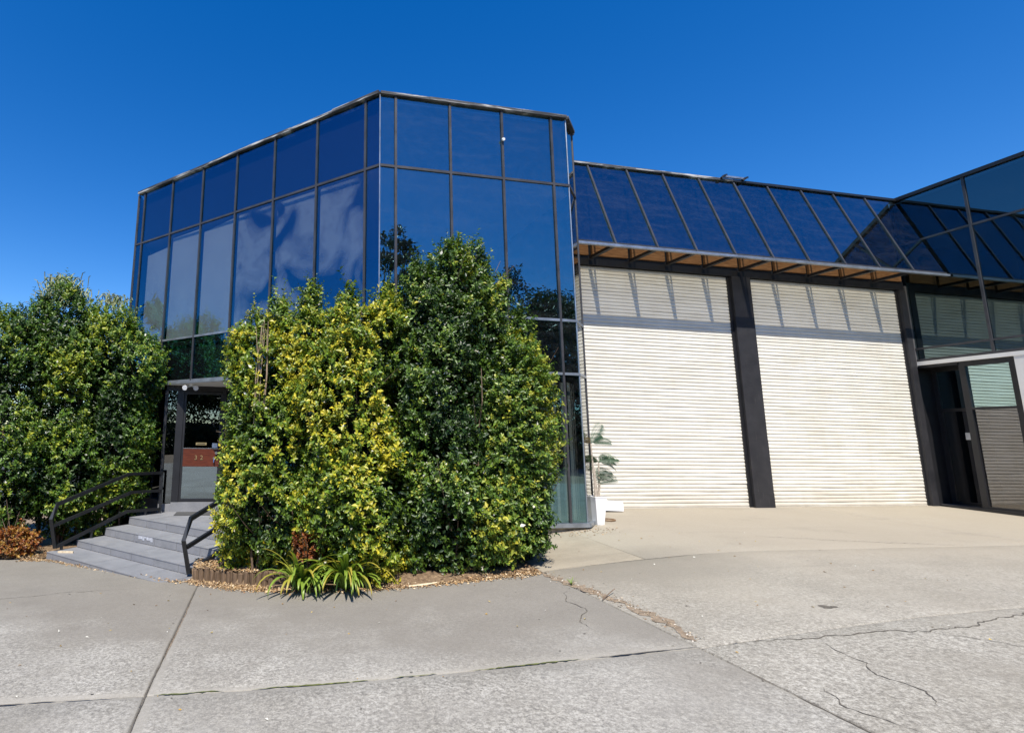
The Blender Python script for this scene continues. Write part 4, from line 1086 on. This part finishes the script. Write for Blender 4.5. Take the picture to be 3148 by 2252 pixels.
for k in range(17):
    spec.append((rnd.choice((0, 0, 2, 2, 2)), rnd.choice((rnd.gauss(0, .45), rnd.gauss(0, .5), rnd.uniform(2.2, 4.2))), rnd.uniform(.24, .40), rnd.uniform(.1, .8), rnd.uniform(.6, 1.3), 1 if rnd.random() < .12 else 0))
for si, ang, ln, el, dr, dry in spec:
    b, e = tops[{1: 0, 0: 1, 2: 2}[si]]
    src = e if si != 2 else b.lerp(e, rnd.uniform(.3, 1))
    V, T, cc = frond(src, ang + rnd.uniform(-.15, .15), ln, el, dr, dry)
    me = raw_mesh('frond', [Vector(v) - pc for v in V], T, cc); link('frond', me, 'leaf', pot, pc)
# white block behind the pot, brown ring on the ground
fb = MB().hexa([(6.78, 9.28, gz(6.9, 9.3) + .03), (7.22, 9.24, gz(7.2, 9.3) + .012), (7.24, 9.52, .01), (6.80, 9.55, .02), (6.80, 9.30, .20), (7.24, 9.27, .165), (7.25, 9.53, .17), (6.81, 9.56, .2)]).build('white_block', 'white_plastic', None, bevel=.012)
tag(fb, 'white block leaning against the left roller door behind the pot', 'block')
hs = MB(); rr = .13; c0 = Vector((6.36, 8.58, gz(6.36, 8.58) + .014))
hs.tube([c0 + Vector((rr * math.cos(a_), rr * math.sin(a_) * .9, 0)) for a_ in [i * 6.2832 / 24 for i in range(25)]], .013, 6, cap=False)
tag(hs.build('brown_ring', 'rust_ring'), 'brown ring lying flat on the concrete beside the pot', 'ring')
sk = MB().tube([(3.72, 5.17, gz(3.72, 5.17) + .012), (3.83, 5.24, gz(3.8, 5.2) + .03), (3.98, 5.32, gz(3.98, 5.3) + .05)], [.006, .005, .004], 5).build('stick', 'bark')
tag(sk, 'thin dark stick lying over the paving joint', 'stick')
pd = MB().tube([(2.02, 6.5, gz(2, 6.5) + .012), (2.2, 6.46, gz(2.2, 6.46) + .016), (2.38, 6.47, gz(2.38, 6.47) + .018)], [.012, .016, .008], 6).build('bark_strip', 'timber_stick')
tag(pd, 'pale curved strip of bark at the front of the garden bed', 'bark')

# ------------------------------------------------------------------ gum trees across the street, seen only as reflections
def gum(label, x, y, h, w, seed, sparse=1., low=7):
    rnd = random.Random(seed); rng = np.random.default_rng(seed)
    t = empty('gum_tree', (x, y, -1.35), label, 'tree', 'gum trees across the street'); b = Vector((x, y, -1.35)); m = MB(); tips = []
    top = h * .8
    trunk = [b + Vector((0, 0, -.2))] + [b + Vector((rnd.uniform(-.3, .3) * k, rnd.uniform(-.3, .3) * k, top * k / 5)) for k in range(1, 6)]
    m.tube(trunk, [.38, .32, .26, .2, .13, .06], 8)
    for k in range(11):
        s = trunk[rnd.choice((2, 3, 3, 4, 4))]; an = rnd.uniform(0, 6.28); L = w * rnd.uniform(.35, .95)
        e = s + Vector((math.cos(an) * L, math.sin(an) * L, rnd.uniform(.12, .4) * h)); e.z = min(e.z, h - 1.5)
        m.tube([s, s.lerp(e, .5) + Vector((0, 0, .3)), e], [.12, .07, .03], 5); tips.append(e)
    tips.append(trunk[-1])
    for k in range(low):
        an = rnd.uniform(0, 6.28); tips.append(b + Vector((math.cos(an) * w * .8, math.sin(an) * w * .4, rnd.uniform(1.2, h * .5))))
    m.build('trunk', 'palm_stem', t)
    P = []; 
    for e in tips:
        for j in range(5):
            c = np.array(e) + rng.normal(size=3) * [w * .18, w * .18, h * .05]; n = int(150 * sparse)
            P.append(c + unit(rng.normal(size=(n, 3))) * (rng.random((n, 1)) ** .4) * w * .26 * [1, 1, .7])
    P = np.concatenate(P); d = rng.normal(size=P.shape) + [0, 0, -.5]
    col = np.array([.045, .065, .022]) * rng.uniform(.6, 1.4, (len(P), 1))
    me = leaf_mesh('crown', P - np.array(b), d, rng.normal(size=P.shape), rng.uniform(.2, .42, len(P)), .14, col)
    tag(link('crown', me, 'leaf', t, b), kind='stuff')
ORD = ('first', 'second', 'third', 'fourth', 'fifth', 'sixth', 'seventh', 'eighth', 'ninth', 'tenth')
gum('slender sparse gum tree mirrored at the left of the office front', 8.9, -20, 17.0, 2.2, 1, .45, 0)
for i, (x, y, h, w_) in enumerate([(11.5, -22, 12.0, 4.2), (14.6, -21, 12.0, 4.0), (17.2, -20, 14.8, 4.2), (20.5, -22, 13.0, 4.6), (24.5, -21, 13.8, 5.0), (29, -23, 15, 5.2), (4.0, -24, 8, 4.5), (-2, -25, 8, 5), (-9, -23, 9, 5), (34, -20, 14, 5)]):
    gum('broad gum tree mirrored in the front glass, %s of its row' % ORD[i], x, y, h, w_, 50 + i)
for i, (x, y, h, w_) in enumerate([(-26, 12, 6, 4.5), (-27, 6, 7, 4.5), (-25, 18, 6, 4.5), (-28, 0, 7, 5), (-30, -7, 8, 5), (-24, 25, 7, 5)]):
    gum('low broad tree mirrored in the left glass face, %s of its row' % ORD[i], x, y, h, w_, 80 + i)

hd = empty('added_hedge', (8, -27, -1.35), 'unseen long dark hedge, added to cover the bright horizon in the glass reflections', 'hedge')
rng = np.random.default_rng(77); n = 16000  # unseen hedge, added to keep the bright horizon out of the glass
P = np.stack([rng.uniform(-60, 70, n), -27 + rng.uniform(-.9, .9, n), -1.3 + rng.random(n) ** .8 * 4.6], 1); P[:, 2] *= 1 + .12 * np.sin(P[:, 0] * .7)
tag(link('foliage', leaf_mesh('foliage', P - [8, -27, -1.35], rng.normal(size=P.shape), rng.normal(size=P.shape), rng.uniform(.3, .55, n), .28, np.array([.03, .045, .016]) * rng.uniform(.6, 1.4, (n, 1))), 'leaf', hd, (8, -27, -1.35)), kind='stuff')
MB().box(-60, 70, -27.3, -26.9, -1.34, 2.4).build('hedge_core', 'interior_dark', hd)
